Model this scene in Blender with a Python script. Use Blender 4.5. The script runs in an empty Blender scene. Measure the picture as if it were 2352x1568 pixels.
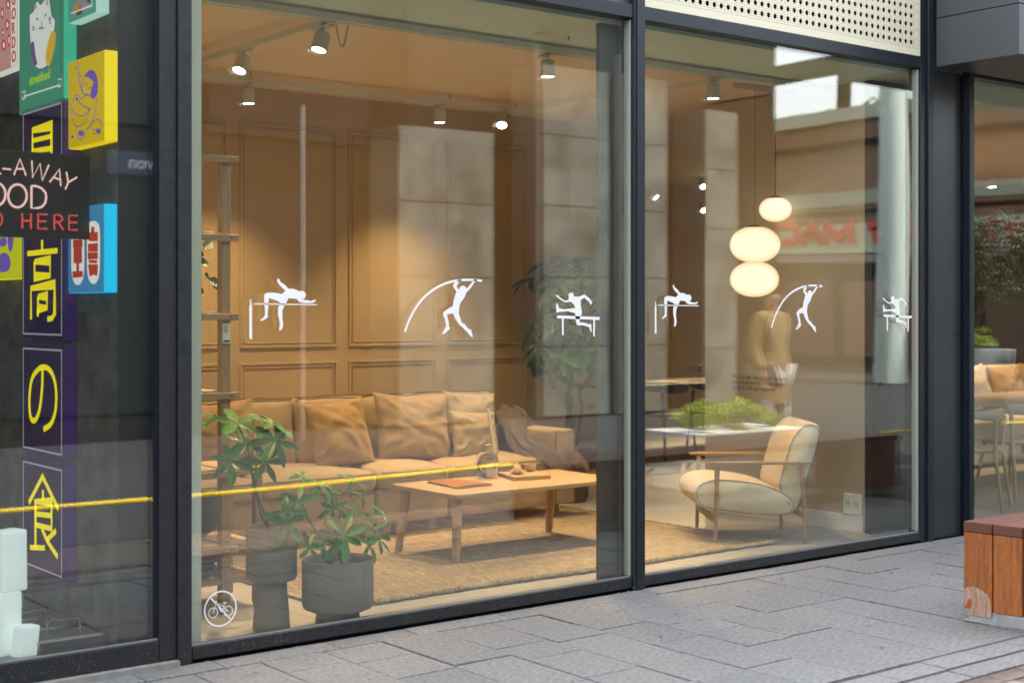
import bpy, bmesh, math, random
from mathutils import Vector, Matrix, noise
PI = math.pi
R = math.radians
random.seed(7)
sc = bpy.context.scene
C = sc.collection

# ------------------------------------------------------------------ camera, sky, sun, exposure
YAW, CAM = R(38.2), Vector((0, -5.6, 1.5))
cd = bpy.data.cameras.new('camera')
cam = bpy.data.objects.new('camera', cd); C.objects.link(cam)
cam.location = CAM
cam.rotation_euler = (PI/2, 0, -YAW)
cd.sensor_width = 36; cd.lens = 50.0; cd.shift_y = -0.0302
cd.clip_end = 500; cd.clip_start = 0.05
cd.dof.use_dof = True; cd.dof.focus_distance = 7.6; cd.dof.aperture_fstop = 2.2
sc.camera = cam

SUN_EL, SUN_AZ = R(58), R(25)      # the sun stands behind the shop building: pavement in its shade, far side lit
world = bpy.data.worlds.new('World'); sc.world = world; world.use_nodes = True
nt = world.node_tree; nt.nodes.clear()
sky = nt.nodes.new('ShaderNodeTexSky'); sky.sky_type = 'NISHITA'; sky.sun_disc = False
sky.sun_elevation = SUN_EL; sky.sun_rotation = SUN_AZ; sky.dust_density = 1.2; sky.air_density = 1.2
hs = nt.nodes.new('ShaderNodeHueSaturation'); hs.inputs['Saturation'].default_value = 0.27
bg = nt.nodes.new('ShaderNodeBackground'); bg.inputs['Strength'].default_value = 0.15
wo = nt.nodes.new('ShaderNodeOutputWorld')
nt.links.new(sky.outputs[0], hs.inputs['Color']); nt.links.new(hs.outputs[0], bg.inputs['Color'])
nt.links.new(bg.outputs[0], wo.inputs['Surface'])
sl = bpy.data.lights.new('sun', 'SUN'); sl.energy = 2.4; sl.angle = R(2); sl.color = (1, .95, .87)
sun = bpy.data.objects.new('sun', sl); C.objects.link(sun)
dv = Vector((math.sin(SUN_AZ)*math.cos(SUN_EL), math.cos(SUN_AZ)*math.cos(SUN_EL), math.sin(SUN_EL)))
sun.rotation_euler = dv.to_track_quat('Z', 'Y').to_euler()
sun.location = (0, 30, 40)
vs = sc.view_settings
vs.view_transform = 'Standard'; vs.look = 'None'; vs.gamma = 1; vs.use_curve_mapping = False
vs.exposure = 2.72
cy = sc.cycles
cy.use_denoising = True; cy.max_bounces = 9; cy.diffuse_bounces = 4; cy.glossy_bounces = 5
cy.transparent_max_bounces = 24; cy.transmission_bounces = 6
cy.sample_clamp_indirect = 6; cy.caustics_reflective = False; cy.caustics_refractive = False
SPOT_W = 24.5
SIGN_G = .19

# ------------------------------------------------------------------ measuring: a point of the photograph laid on a plane of the place
FPX, SN, CS = 3266.5, math.sin(YAW), math.cos(YAW)
def ray(u, v):
    a = (u-1176)/FPX; b = (713-v)/FPX
    return Vector((SN+CS*a, CS-SN*a, b))
def onY(u, v, y): r = ray(u, v); return CAM + r*((y+5.6)/r.y)
def onX(u, v, x): r = ray(u, v); return CAM + r*(x/r.x)
def onZ(u, v, z): r = ray(u, v); return CAM + r*((z-1.5)/r.z)
def crop(ox, oy, s):
    return lambda u, v: ((ox+u/s)*.9408, (oy+v/s)*.9408)

# ------------------------------------------------------------------ materials
def mat(name, col, rough=.6, metal=0, var=.0, vscale=8, bump=0, bscale=60, spec=.5, stretch=(1, 1, 1), sheen=0, emit=None, estr=0, col2=None, detail=4, trans=0):
    m = bpy.data.materials.new(name); m.use_nodes = True
    n = m.node_tree; p = n.nodes['Principled BSDF']; L = n.links
    p.inputs['Base Color'].default_value = (*col, 1)
    p.inputs['Roughness'].default_value = rough; p.inputs['Metallic'].default_value = metal
    p.inputs['Specular IOR Level'].default_value = spec
    if sheen: p.inputs['Sheen Weight'].default_value = sheen
    if trans: p.inputs['Transmission Weight'].default_value = trans
    if emit:
        p.inputs['Emission Color'].default_value = (*emit, 1); p.inputs['Emission Strength'].default_value = estr
    if var or bump or col2:
        tc = n.nodes.new('ShaderNodeTexCoord'); mp = n.nodes.new('ShaderNodeMapping')
        mp.inputs['Scale'].default_value = stretch; L.new(tc.outputs['Object'], mp.inputs['Vector'])
    if var or col2:
        no = n.nodes.new('ShaderNodeTexNoise'); no.inputs['Scale'].default_value = vscale; no.inputs['Detail'].default_value = detail
        no.inputs['Roughness'].default_value = .65
        L.new(mp.outputs[0], no.inputs['Vector'])
        r = n.nodes.new('ShaderNodeValToRGB'); r.color_ramp.elements[0].position = .3; r.color_ramp.elements[1].position = .7
        a = [max(0, c*(1-var)) for c in col]; b = col2 or [min(1, c*(1+var)) for c in col]
        r.color_ramp.elements[0].color = (*a, 1); r.color_ramp.elements[1].color = (*b, 1)
        L.new(no.outputs[0], r.inputs[0]); L.new(r.outputs[0], p.inputs['Base Color'])
        mr = n.nodes.new('ShaderNodeMapRange'); mr.inputs[3].default_value = max(0, rough-.1); mr.inputs[4].default_value = min(1, rough+.1)
        L.new(no.outputs[0], mr.inputs[0]); L.new(mr.outputs[0], p.inputs['Roughness'])
    if bump:
        nb = n.nodes.new('ShaderNodeTexNoise'); nb.inputs['Scale'].default_value = bscale; nb.inputs['Detail'].default_value = 3
        L.new(mp.outputs[0], nb.inputs['Vector'])
        bp = n.nodes.new('ShaderNodeBump'); bp.inputs['Strength'].default_value = bump; bp.inputs['Distance'].default_value = .01
        L.new(nb.outputs[0], bp.inputs['Height']); L.new(bp.outputs[0], p.inputs['Normal'])
    return m

def per_object_value(m, amount, node_in=None):
    """Shift the brightness of each piece a little (Object Info > Random)."""
    n = m.node_tree; p = n.nodes['Principled BSDF']; L = n.links
    oi = n.nodes.new('ShaderNodeObjectInfo'); mr = n.nodes.new('ShaderNodeMapRange')
    mr.inputs[3].default_value = 1-amount; mr.inputs[4].default_value = 1+amount
    L.new(oi.outputs['Random'], mr.inputs[0])
    h = n.nodes.new('ShaderNodeHueSaturation'); L.new(mr.outputs[0], h.inputs['Value'])
    s = p.inputs['Base Color']
    if s.is_linked: L.new(s.links[0].from_socket, h.inputs['Color'])
    else: h.inputs['Color'].default_value = s.default_value
    L.new(h.outputs[0], s)
    return m

def wave_layer(m, scale, direction, dist=1.0, dark=.75, bump=.3, detail_scale=2, rot=(0, 0, 0)):
    """Weave or grain: bands that darken the colour and raise a little relief."""
    n = m.node_tree; p = n.nodes['Principled BSDF']; L = n.links
    tc = n.nodes.new('ShaderNodeTexCoord'); mp = n.nodes.new('ShaderNodeMapping'); mp.inputs['Rotation'].default_value = rot
    L.new(tc.outputs['Object'], mp.inputs[0])
    w = n.nodes.new('ShaderNodeTexWave'); w.bands_direction = direction; w.inputs['Scale'].default_value = scale
    w.inputs['Distortion'].default_value = dist; w.inputs['Detail'].default_value = 3; w.inputs['Detail Scale'].default_value = detail_scale
    L.new(mp.outputs[0], w.inputs[0])
    mx = n.nodes.new('ShaderNodeMix'); mx.data_type = 'RGBA'; mx.blend_type = 'MULTIPLY'; mx.inputs[0].default_value = 1
    s = p.inputs['Base Color']
    if s.is_linked: L.new(s.links[0].from_socket, mx.inputs[6])
    else: mx.inputs[6].default_value = s.default_value
    r = n.nodes.new('ShaderNodeMapRange'); r.inputs[3].default_value = dark; r.inputs[4].default_value = 1.0
    L.new(w.outputs[1], r.inputs[0]); L.new(r.outputs[0], mx.inputs[7]); L.new(mx.outputs[2], s)
    if bump:
        bp = n.nodes.new('ShaderNodeBump'); bp.inputs['Strength'].default_value = bump; bp.inputs['Distance'].default_value = .006
        L.new(w.outputs[1], bp.inputs['Height'])
        if p.inputs['Normal'].is_linked: L.new(p.inputs['Normal'].links[0].from_socket, bp.inputs['Normal'])
        L.new(bp.outputs[0], p.inputs['Normal'])
    return m

def glass_mat(name, tint, ior, rough=0.0, wob=0.0):
    m = bpy.data.materials.new(name); m.use_nodes = True; n = m.node_tree; L = n.links; n.nodes.clear()
    o = n.nodes.new('ShaderNodeOutputMaterial'); mx = n.nodes.new('ShaderNodeMixShader')
    t = n.nodes.new('ShaderNodeBsdfTransparent'); t.inputs[0].default_value = (*tint, 1)
    g = n.nodes.new('ShaderNodeBsdfGlossy'); g.inputs['Roughness'].default_value = rough; g.inputs[0].default_value = (1, 1, 1, 1)
    # reflectance of a coated sheet, the same from both sides: F0 + (1-F0)(1-cos)^5
    F0 = ((ior-1)/(ior+1))**2
    ge = n.nodes.new('ShaderNodeNewGeometry'); dt = n.nodes.new('ShaderNodeVectorMath'); dt.operation = 'DOT_PRODUCT'
    L.new(ge.outputs['Incoming'], dt.inputs[0]); L.new(ge.outputs['True Normal'], dt.inputs[1])
    def mm(op, a, b=None):
        q = n.nodes.new('ShaderNodeMath'); q.operation = op
        if isinstance(a, float): q.inputs[0].default_value = a
        else: L.new(a, q.inputs[0])
        if b is not None: q.inputs[1].default_value = b
        return q
    ab = mm('ABSOLUTE', dt.outputs['Value']); om = mm('SUBTRACT', 1.0); L.new(ab.outputs[0], om.inputs[1]); pw5 = mm('POWER', om.outputs[0], 5.0)
    ml = mm('MULTIPLY', pw5.outputs[0], 1-F0); f = mm('ADD', ml.outputs[0], F0)
    L.new(f.outputs[0], mx.inputs[0]); L.new(t.outputs[0], mx.inputs[1]); L.new(g.outputs[0], mx.inputs[2]); L.new(mx.outputs[0], o.inputs[0])
    if wob:
        tc = n.nodes.new('ShaderNodeTexCoord'); no = n.nodes.new('ShaderNodeTexNoise'); no.inputs['Scale'].default_value = .9; no.inputs['Detail'].default_value = 0
        L.new(tc.outputs['Object'], no.inputs['Vector'])
        bp = n.nodes.new('ShaderNodeBump'); bp.inputs['Strength'].default_value = wob; bp.inputs['Distance'].default_value = .02
        L.new(no.outputs[0], bp.inputs['Height']); L.new(bp.outputs[0], g.inputs['Normal'])
    return m

def emis(name, col, s):
    m = bpy.data.materials.new(name); m.use_nodes = True; n = m.node_tree; n.nodes.clear()
    e = n.nodes.new('ShaderNodeEmission'); e.inputs[0].default_value = (*col, 1); e.inputs[1].default_value = s
    o = n.nodes.new('ShaderNodeOutputMaterial'); n.links.new(e.outputs[0], o.inputs[0]); return m

M = {}
M['frame'] = mat('powder_coated_frame', (.012, .017, .026), .42, .2, var=.12, vscale=5, bump=.03, bscale=220)
M['frame_dirty'] = mat('frame_with_grime', (.014, .017, .022), .5, .1, var=.25, vscale=22, col2=(.026, .028, .031), detail=8, bump=.06, bscale=160)
def specks(m, col, zmax, thr=.66, scale=110):
    n = m.node_tree; p = n.nodes['Principled BSDF']; L = n.links
    tc = n.nodes.new('ShaderNodeTexCoord'); no = n.nodes.new('ShaderNodeTexNoise'); no.inputs['Scale'].default_value = scale; no.inputs['Detail'].default_value = 1
    n2 = n.nodes.new('ShaderNodeTexNoise'); n2.inputs['Scale'].default_value = 6; L.new(tc.outputs['Object'], n2.inputs[0])
    L.new(tc.outputs['Object'], no.inputs[0]); sp_ = n.nodes.new('ShaderNodeSeparateXYZ'); L.new(tc.outputs['Object'], sp_.inputs[0])
    mr = n.nodes.new('ShaderNodeMapRange'); mr.inputs[1].default_value = zmax; mr.inputs[2].default_value = 0; mr.inputs[3].default_value = -.06; mr.inputs[4].default_value = .06; L.new(sp_.outputs['Z'], mr.inputs[0])
    ad = n.nodes.new('ShaderNodeMath'); L.new(no.outputs[0], ad.inputs[0]); L.new(mr.outputs[0], ad.inputs[1])
    a2 = n.nodes.new('ShaderNodeMath'); a2.operation = 'MULTIPLY_ADD'; a2.inputs[1].default_value = .25; L.new(n2.outputs[0], a2.inputs[0]); L.new(ad.outputs[0], a2.inputs[2])
    st_ = n.nodes.new('ShaderNodeMapRange'); st_.inputs[1].default_value = thr+.125; st_.inputs[2].default_value = thr+.15; L.new(a2.outputs[0], st_.inputs[0])
    mx = n.nodes.new('ShaderNodeMix'); mx.data_type = 'RGBA'; L.new(st_.outputs[0], mx.inputs[0]); s_ = p.inputs['Base Color']
    L.new(s_.links[0].from_socket, mx.inputs[6]); mx.inputs[7].default_value = (*col, 1); L.new(mx.outputs[2], s_)
specks(M['frame_dirty'], (.085, .078, .068), .22, .685, 75)
M['cladding'] = mat('grey_cladding', (.075, .082, .092), .48, .15, var=.05, vscale=2, bump=.02, bscale=300)
M['column_clad'] = mat('dark_cladding', (.040, .046, .052), .3, .3, var=.08, vscale=2)
M['gasket'] = mat('pale_gasket', (.42, .44, .40), .45)
M['alu'] = mat('aluminium_bead', (.5, .52, .53), .3, .8)
M['glass_out'] = glass_mat('outer_pane', (.93, .95, .93), 1.92, 0, .07)
M['glass_in'] = glass_mat('inner_pane', (.94, .955, .94), 1.92, 0, .07)
M['decal'] = mat('white_vinyl', (.93, .93, .92), .6)
M['tile'] = per_object_value(mat('granite_tile', (.196, .192, .187), .8, var=.42, vscale=42, bump=.25, bscale=260, detail=9), .07)
M['cream'] = mat('cream_enamel', (.76, .71, .53), .42)
M['wall'] = mat('tan_paint', (.50, .36, .19), .7, var=.03, vscale=2, bump=.05, bscale=300)
M['ceil'] = mat('beige_ceiling', (.80, .66, .47), .85)
M['daylit_soffit'] = mat('daylit_soffit_tint', (.64, .82, .76), .8)  # pale green puts the daylight near the glass into the ceiling colour
M['white'] = mat('white_paint', (.80, .79, .75), .55)
M['pale'] = mat('pale_wall_end', (.66, .70, .56), .6, var=.05, vscale=6)
M['partition'] = mat('warm_white_wall', (.50, .425, .30), .75, bump=.04, bscale=250)
M['floor'] = mat('grey_oak_floor', (.35, .335, .295), .5, var=.12, vscale=5, stretch=(1, 8, 1), bump=.05, bscale=80)
M['sill'] = mat('dark_sill', (.075, .08, .075), .45)
M['track'] = mat('white_track', (.66, .68, .60), .5)
M['lamp_white'] = mat('lamp_housing', (.62, .62, .55), .45)
M['lamp_on'] = emis('lamp_mouth', (1, .93, .80), 5)
M['opal'] = emis('opal_glass', (1.0, .82, .54), .22)
def opal():
    m = bpy.data.materials.new('opal_glass_glow'); m.use_nodes = True; n = m.node_tree; L = n.links; n.nodes.clear()
    lw = n.nodes.new('ShaderNodeLayerWeight'); lw.inputs[0].default_value = .35
    cr = n.nodes.new('ShaderNodeValToRGB'); cr.color_ramp.elements[0].color = (1, .86, .60, 1); cr.color_ramp.elements[1].color = (.62, .33, .10, 1)
    cr.color_ramp.elements[0].position = .25; cr.color_ramp.elements[1].position = .95
    e = n.nodes.new('ShaderNodeEmission'); e.inputs[1].default_value = .25; o = n.nodes.new('ShaderNodeOutputMaterial')
    L.new(lw.outputs['Facing'], cr.inputs[0]); L.new(cr.outputs[0], e.inputs[0]); L.new(e.outputs[0], o.inputs[0]); return m
M['opal'] = opal()
M['brass'] = mat('bronze_cap', (.16, .09, .05), .4, .6)
M['black'] = mat('black', (.012, .012, .012), .5)
M['cord'] = mat('grey_cable', (.45, .45, .40), .5)
def fabric(name, col, sc_=420, v=.08):
    m = mat(name, col, .95, var=v, vscale=7, bump=.35, bscale=sc_, spec=.15, sheen=.25); return m
M['sofa'] = fabric('sofa_linen', (.45, .325, .18))
M['piping'] = fabric('piping_linen', (.25, .165, .09))
M['pillow_gold'] = fabric('ochre_linen', (.44, .275, .115))
M['pillow_tan'] = fabric('tan_linen', (.40, .275, .145))
M['pillow_sand'] = fabric('sand_linen', (.42, .31, .18))
M['throw'] = fabric('taupe_knit', (.22, .155, .11), 260, .2)
wave_layer(M['throw'], 55, 'Z', 2, .55, .8)
M['tag'] = mat('paper_tag', (.45, .36, .24), .8)
M['rug'] = mat('jute_rug', (.62, .49, .31), .95, var=.42, vscale=9, stretch=(9, 1, 1), bump=.8, bscale=90, spec=.1, detail=6)
wave_layer(M['rug'], 11, 'X', 5, .68, 1.0, 8)
M['jute_knot'] = mat('jute_knots', (.40, .33, .22), .95, var=.4, vscale=18, bump=.6, bscale=120)
M['oak'] = mat('oak', (.43, .30, .175), .5, var=.12, vscale=7, stretch=(1, 12, 12), bump=.05, bscale=60)
wave_layer(M['oak'], 7, 'Y', 5, .86, .05, 3)
M['oak_leg'] = mat('oak_leg', (.42, .28, .15), .5, var=.12, vscale=7, stretch=(12, 12, 1))
M['shelf_wood'] = mat('brown_oak', (.34, .225, .11), .5, var=.25, vscale=9, stretch=(14, 14, 1), bump=.06, bscale=70)
M['shelf_board'] = mat('brown_oak_board', (.36, .24, .12), .5, var=.25, vscale=9, stretch=(1, 14, 14), bump=.06, bscale=70)
M['pot'] = mat('grey_clay', (.19, .165, .12), .75, var=.08, vscale=6, bump=.12, bscale=90)
wave_layer(M['pot'], 26, 'Z', .4, .95, .05)
M['pot_dark'] = mat('dark_glazed_bowl', (.075, .082, .080), .5, var=.15, vscale=8)
M['soil'] = mat('soil', (.03, .02, .012), .95, var=.5, vscale=40, bump=.8, bscale=60)
def leafmat(name, a, b):
    m = mat(name, a, .38, var=.0, col2=b, vscale=5, spec=.5)
    per_object_value(m, .35); wave_layer(m, 22, 'X', 1.5, .8, .35, 2)
    m.node_tree.nodes['Principled BSDF'].inputs['Subsurface Weight'].default_value = 0
    return m
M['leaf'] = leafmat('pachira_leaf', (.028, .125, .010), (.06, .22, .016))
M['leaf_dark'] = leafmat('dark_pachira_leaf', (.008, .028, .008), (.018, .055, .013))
M['leaf_box'] = per_object_value(mat('boxwood_leaf', (.24, .34, .03), .5, col2=(.42, .52, .08), vscale=9), .1)
M['leaf_olive'] = mat('olive_leaf', (.07, .08, .035), .5, col2=(.15, .16, .08), vscale=9)
M['stem'] = mat('green_stem', (.10, .11, .04), .6, var=.2, vscale=20)
M['bark'] = mat('bark', (.09, .065, .045), .8, var=.3, vscale=30, bump=.5, bscale=60)
M['chair_fab'] = fabric('armchair_boucle', (.70, .57, .40), 300, .06)
M['chair_fab_daylit'] = fabric('armchair_daylit_side', (.80, .73, .53), 300, .06)  # lighter copy of the boucle: window daylight on the sides put into colour
M['seam'] = mat('seam', (.12, .13, .11), .8)
M['leather'] = mat('cognac_leather', (.34, .115, .02), .38, var=.15, vscale=12, bump=.15, bscale=120)
M['paper'] = mat('paper', (.7, .66, .55), .8)
M['ceramic'] = mat('pale_ceramic', (.62, .50, .38), .45)
M['wax'] = mat('ivory_wax', (.72, .60, .36), .5)
M['vase_glass'] = mat('clear_vase', (.97, .96, .92), .02, trans=1)
M['iroko'] = mat('iroko_board', (.35, .108, .022), .5, var=.32, vscale=6, stretch=(9, 9, .8), bump=.12, bscale=90, detail=8)
per_object_value(M['iroko'], .14); wave_layer(M['iroko'], 9, 'Y', 9, .82, .1, 2)
M['iroko_top'] = mat('iroko_top_plank', (.13, .045, .026), .6, var=.15, vscale=5, stretch=(1, 10, 10), bump=.1, bscale=90, detail=7)
per_object_value(M['iroko_top'], .07)
M['zinc'] = mat('zinc_plinth', (.40, .41, .41), .5, .3, var=.12, vscale=9)
M['stain'] = mat('pale_residue', (.55, .42, .33), .9, var=0, col2=(.33, .13, .055), vscale=38, stretch=(2.2, 2.2, .5), detail=8)
M['brick'] = per_object_value(mat('clinker_brick', (.13, .095, .078), .85, var=.2, vscale=30, bump=.3, bscale=120), .15)
M['joint'] = mat('joint_sand', (.055, .05, .045), .95, var=.3, vscale=30)
M['drain'] = mat('drain_slot', (.035, .035, .035), .6)
M['street'] = mat('street_ground', (.030, .030, .029), .9, var=.2, vscale=2)
M['stone'] = mat('travertine', (.14, .145, .12), .8, var=.55, vscale=1.6, bump=.1, bscale=20, detail=8)
M['dark_facade'] = mat('dark_facade', (.011, .0095, .008), .85, spec=.15, var=.3, vscale=.8)
M['brown_brick'] = mat('brown_brick_facade', (.24, .135, .085), .85, var=.2, vscale=1.5)
M['pale_band'] = mat('pale_green_band', (.55, .60, .45), .6)
M['red_letter'] = mat('red_letter', (.75, .035, .015), .5)
M['mint'] = mat('mint_column', (.74, .82, .72), .5)
M['dark_glass'] = mat('dark_glazing', (.02, .025, .028), .08)
M['dim_glass'] = mat('unlit_shop_window', (.010, .010, .010), .5, spec=.2)
M['steel'] = mat('steel', (.45, .46, .45), .22, .95)
M['steel_dark'] = mat('steel_tray', (.30, .31, .29), .3, .9)
M['foam'] = mat('self_lit_foam', (.74, .80, .78), .7, emit=(.8, .95, .92), estr=.06)  # a faint glow is added to the foam to brighten it
M['rope'] = mat('yellow_rope', (.95, .68, .01), .6, bump=.5, bscale=90)
M['coat'] = mat('khaki_coat', (.30, .20, .08), .9, var=.35, vscale=6)
M['jeans'] = mat('pale_trousers', (.50, .50, .53), .9, var=.15, vscale=8)
M['skin'] = mat('skin', (.45, .26, .18), .6)
M['hair'] = mat('hair', (.05, .03, .02), .7)
M['sand_cushion'] = fabric('cream_linen', (.62, .50, .36))

# newsprint wall: columns of grey lines and darker picture blocks printed on paper
def newsprint():
    m = mat('newsprint_wall', (.085, .082, .066), .75)
    n = m.node_tree; p = n.nodes['Principled BSDF']; L = n.links
    tc = n.nodes.new('ShaderNodeTexCoord'); sp = n.nodes.new('ShaderNodeSeparateXYZ'); L.new(tc.outputs['Object'], sp.inputs[0])
    cb = n.nodes.new('ShaderNodeCombineXYZ'); L.new(sp.outputs['Y'], cb.inputs['X']); L.new(sp.outputs['Z'], cb.inputs['Y'])
    def brick(s, w, h, mort, off=.37):
        b = n.nodes.new('ShaderNodeTexBrick'); b.inputs['Scale'].default_value = s; b.inputs['Brick Width'].default_value = w
        b.inputs['Row Height'].default_value = h; b.inputs['Mortar Size'].default_value = mort; b.offset = off
        b.inputs['Color1'].default_value = (0, 0, 0, 1); b.inputs['Color2'].default_value = (1, 1, 1, 1); b.inputs['Mortar'].default_value = (1, 1, 1, 1)
        b.inputs['Mortar Smooth'].default_value = 0; b.inputs['Bias'].default_value = 0
        L.new(cb.outputs[0], b.inputs[0]); return b
    blocks = brick(1, .11, .062, .004)
    w = n.nodes.new('ShaderNodeTexWave'); w.bands_direction = 'Y'; w.inputs['Scale'].default_value = 26; w.inputs['Distortion'].default_value = 0
    L.new(cb.outputs[0], w.inputs[0])
    words_ = n.nodes.new('ShaderNodeTexNoise'); words_.inputs['Scale'].default_value = 1; words_.inputs['Detail'].default_value = 2
    mp = n.nodes.new('ShaderNodeMapping'); mp.inputs['Scale'].default_value = (70, 45, 1); L.new(cb.outputs[0], mp.inputs[0]); L.new(mp.outputs[0], words_.inputs[0])
    ln = n.nodes.new('ShaderNodeMath'); ln.operation = 'MULTIPLY'; L.new(w.outputs[1], ln.inputs[0]); L.new(words_.outputs[0], ln.inputs[1])
    big = n.nodes.new('ShaderNodeTexNoise'); big.inputs['Scale'].default_value = 7; big.inputs['Detail'].default_value = 2; L.new(cb.outputs[0], big.inputs[0])
    r1 = n.nodes.new('ShaderNodeMapRange'); r1.inputs[1].default_value = .2; r1.inputs[2].default_value = .55; r1.inputs[3].default_value = 1; r1.inputs[4].default_value = .45; L.new(ln.outputs[0], r1.inputs[0])
    r2 = n.nodes.new('ShaderNodeMapRange'); r2.inputs[1].default_value = .15; r2.inputs[2].default_value = .3; r2.inputs[3].default_value = .78; r2.inputs[4].default_value = 1
    L.new(blocks.outputs[0], r2.inputs[0])
    r3 = n.nodes.new('ShaderNodeMapRange'); r3.inputs[1].default_value = .35; r3.inputs[2].default_value = .65; r3.inputs[3].default_value = .6; r3.inputs[4].default_value = 1.1; L.new(big.outputs[0], r3.inputs[0])
    a = n.nodes.new('ShaderNodeMath'); a.operation = 'MULTIPLY'; L.new(r1.outputs[0], a.inputs[0]); L.new(r2.outputs[0], a.inputs[1])
    b = n.nodes.new('ShaderNodeMath'); b.operation = 'MULTIPLY'; L.new(a.outputs[0], b.inputs[0]); L.new(r3.outputs[0], b.inputs[1])
    mx = n.nodes.new('ShaderNodeMix'); mx.data_type = 'RGBA'; mx.blend_type = 'MULTIPLY'; mx.inputs[0].default_value = 1
    mx.inputs[6].default_value = (.14, .136, .12, 1); L.new(b.outputs[0], mx.inputs[7]); L.new(mx.outputs[2], p.inputs['Base Color'])
    return m
M['news'] = newsprint()

# ------------------------------------------------------------------ mesh helpers
class MB:
    def __init__(s): s.v = []; s.f = []
    def add(s, vs_, fs): k = len(s.v); s.v += [tuple(p) for p in vs_]; s.f += [tuple(i+k for i in f) for f in fs]; return s
    def box(s, x0, x1, y0, y1, z0, z1):
        return s.add([(x, y, z) for x in (x0, x1) for y in (y0, y1) for z in (z0, z1)],
                     [(0, 1, 3, 2), (4, 6, 7, 5), (0, 4, 5, 1), (2, 3, 7, 6), (0, 2, 6, 4), (1, 5, 7, 3)])
    def beam(s, p0, p1, w, h, up=Vector((0, 0, 1))):
        p0, p1 = Vector(p0), Vector(p1); d = (p1-p0).normalized(); a = d.cross(up)
        if a.length < 1e-4: a = Vector((1, 0, 0))
        a.normalize(); b = a.cross(d)
        vs_ = [p + a*(i*w/2) + b*(j*h/2) for p in (p0, p1) for i in (-1, 1) for j in (-1, 1)]
        return s.add(vs_, [(0, 1, 3, 2), (4, 6, 7, 5), (0, 4, 5, 1), (2, 3, 7, 6), (0, 2, 6, 4), (1, 5, 7, 3)])
    def tube(s, pts, r, n=8, cap=True, r1=None):
        pts = [Vector(p) for p in pts]; m = len(pts); k = len(s.v); prev = None
        for i, p in enumerate(pts):
            d = (pts[min(i+1, m-1)]-pts[max(i-1, 0)]).normalized()
            if prev is None:
                a = d.cross(Vector((0, 0, 1)))
                if a.length < 1e-3: a = d.cross(Vector((0, 1, 0)))
            else: a = prev - d*prev.dot(d)
            a.normalize(); prev = a; b = d.cross(a)
            rr = r if r1 is None else r+(r1-r)*i/(m-1)
            for j in range(n):
                t = 2*PI*j/n; s.v.append(tuple(p + a*math.cos(t)*rr + b*math.sin(t)*rr))
        for i in range(m-1):
            for j in range(n):
                s.f.append((k+i*n+j, k+i*n+(j+1) % n, k+(i+1)*n+(j+1) % n, k+(i+1)*n+j))
        if cap:
            s.f.append(tuple(k+j for j in reversed(range(n)))); s.f.append(tuple(k+(m-1)*n+j for j in range(n)))
        return s
    def lathe(s, c, prof, n=32, closed=True):
        c = Vector(c); k = len(s.v); m = len(prof)
        for r, z in prof:
            for j in range(n):
                t = 2*PI*j/n; s.v.append((c.x+r*math.cos(t), c.y+r*math.sin(t), c.z+z))
        for i in range(m-1):
            for j in range(n):
                s.f.append((k+i*n+j, k+i*n+(j+1) % n, k+(i+1)*n+(j+1) % n, k+(i+1)*n+j))
        if closed:
            if prof[0][0] > 1e-4: s.f.append(tuple(k+j for j in reversed(range(n))))
            if prof[-1][0] > 1e-4: s.f.append(tuple(k+(m-1)*n+j for j in range(n)))
        return s
    def prism(s, pts, off):
        off = Vector(off); pts = [Vector(p) for p in pts]; n = len(pts)
        s.add([*pts, *[p+off for p in pts]], [tuple(range(n)), tuple(reversed(range(n, 2*n)))] + [(i, i+n, (i+1) % n+n, (i+1) % n) for i in range(n)])
        return s
    def ribbon(s, pts, w, off, close=False):
        """A flat stroke of width w along a path lying in the plane across off."""
        off = Vector(off); pts = [Vector(p) for p in pts]; nrm = off.normalized(); m = len(pts)
        k = len(s.v)
        for i, p in enumerate(pts):
            if close: d = pts[(i+1) % m]-pts[i-1]
            else: d = pts[min(i+1, m-1)]-pts[max(i-1, 0)]
            d.normalize(); a = d.cross(nrm); a.normalize()
            # widen at corners
            if 0 < i < m-1 or close:
                d1 = (pts[(i+1) % m]-p).normalized(); cs_ = max(.5, abs(d1.dot(d)))
            else: cs_ = 1
            a = a*(w/2/cs_)
            for q in (p-a, p+a, p+a+off, p-a+off): s.v.append(tuple(q))
        for i in range(m if close else m-1):
            b0 = k+4*i; b1 = k+4*((i+1) % m)
            for j in range(4): s.f.append((b0+j, b0+(j+1) % 4, b1+(j+1) % 4, b1+j))
        if not close: s.f.append((k, k+3, k+2, k+1)); e = k+4*(m-1); s.f.append((e, e+1, e+2, e+3))
        return s
    def mesh(s, name, m, smooth=False, sharp=35, merge=False):
        me = bpy.data.meshes.new(name); me.from_pydata(s.v, [], s.f)
        bm = bmesh.new(); bm.from_mesh(me)
        if merge: bmesh.ops.remove_doubles(bm, verts=bm.verts, dist=1e-5)
        bmesh.ops.recalc_face_normals(bm, faces=bm.faces); bm.to_mesh(me); bm.free()
        if m: me.materials.append(m)
        if smooth:
            me.polygons.foreach_set('use_smooth', [True]*len(me.polygons)); me.set_sharp_from_angle(angle=R(sharp))
        me.update(); return me
    def build(s, name, m, parent=None, smooth=False, bevel=0, sharp=35, merge=False, seg=2):
        return put(name, s.mesh(name, m, smooth, sharp, merge), parent, bevel, seg)

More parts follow.
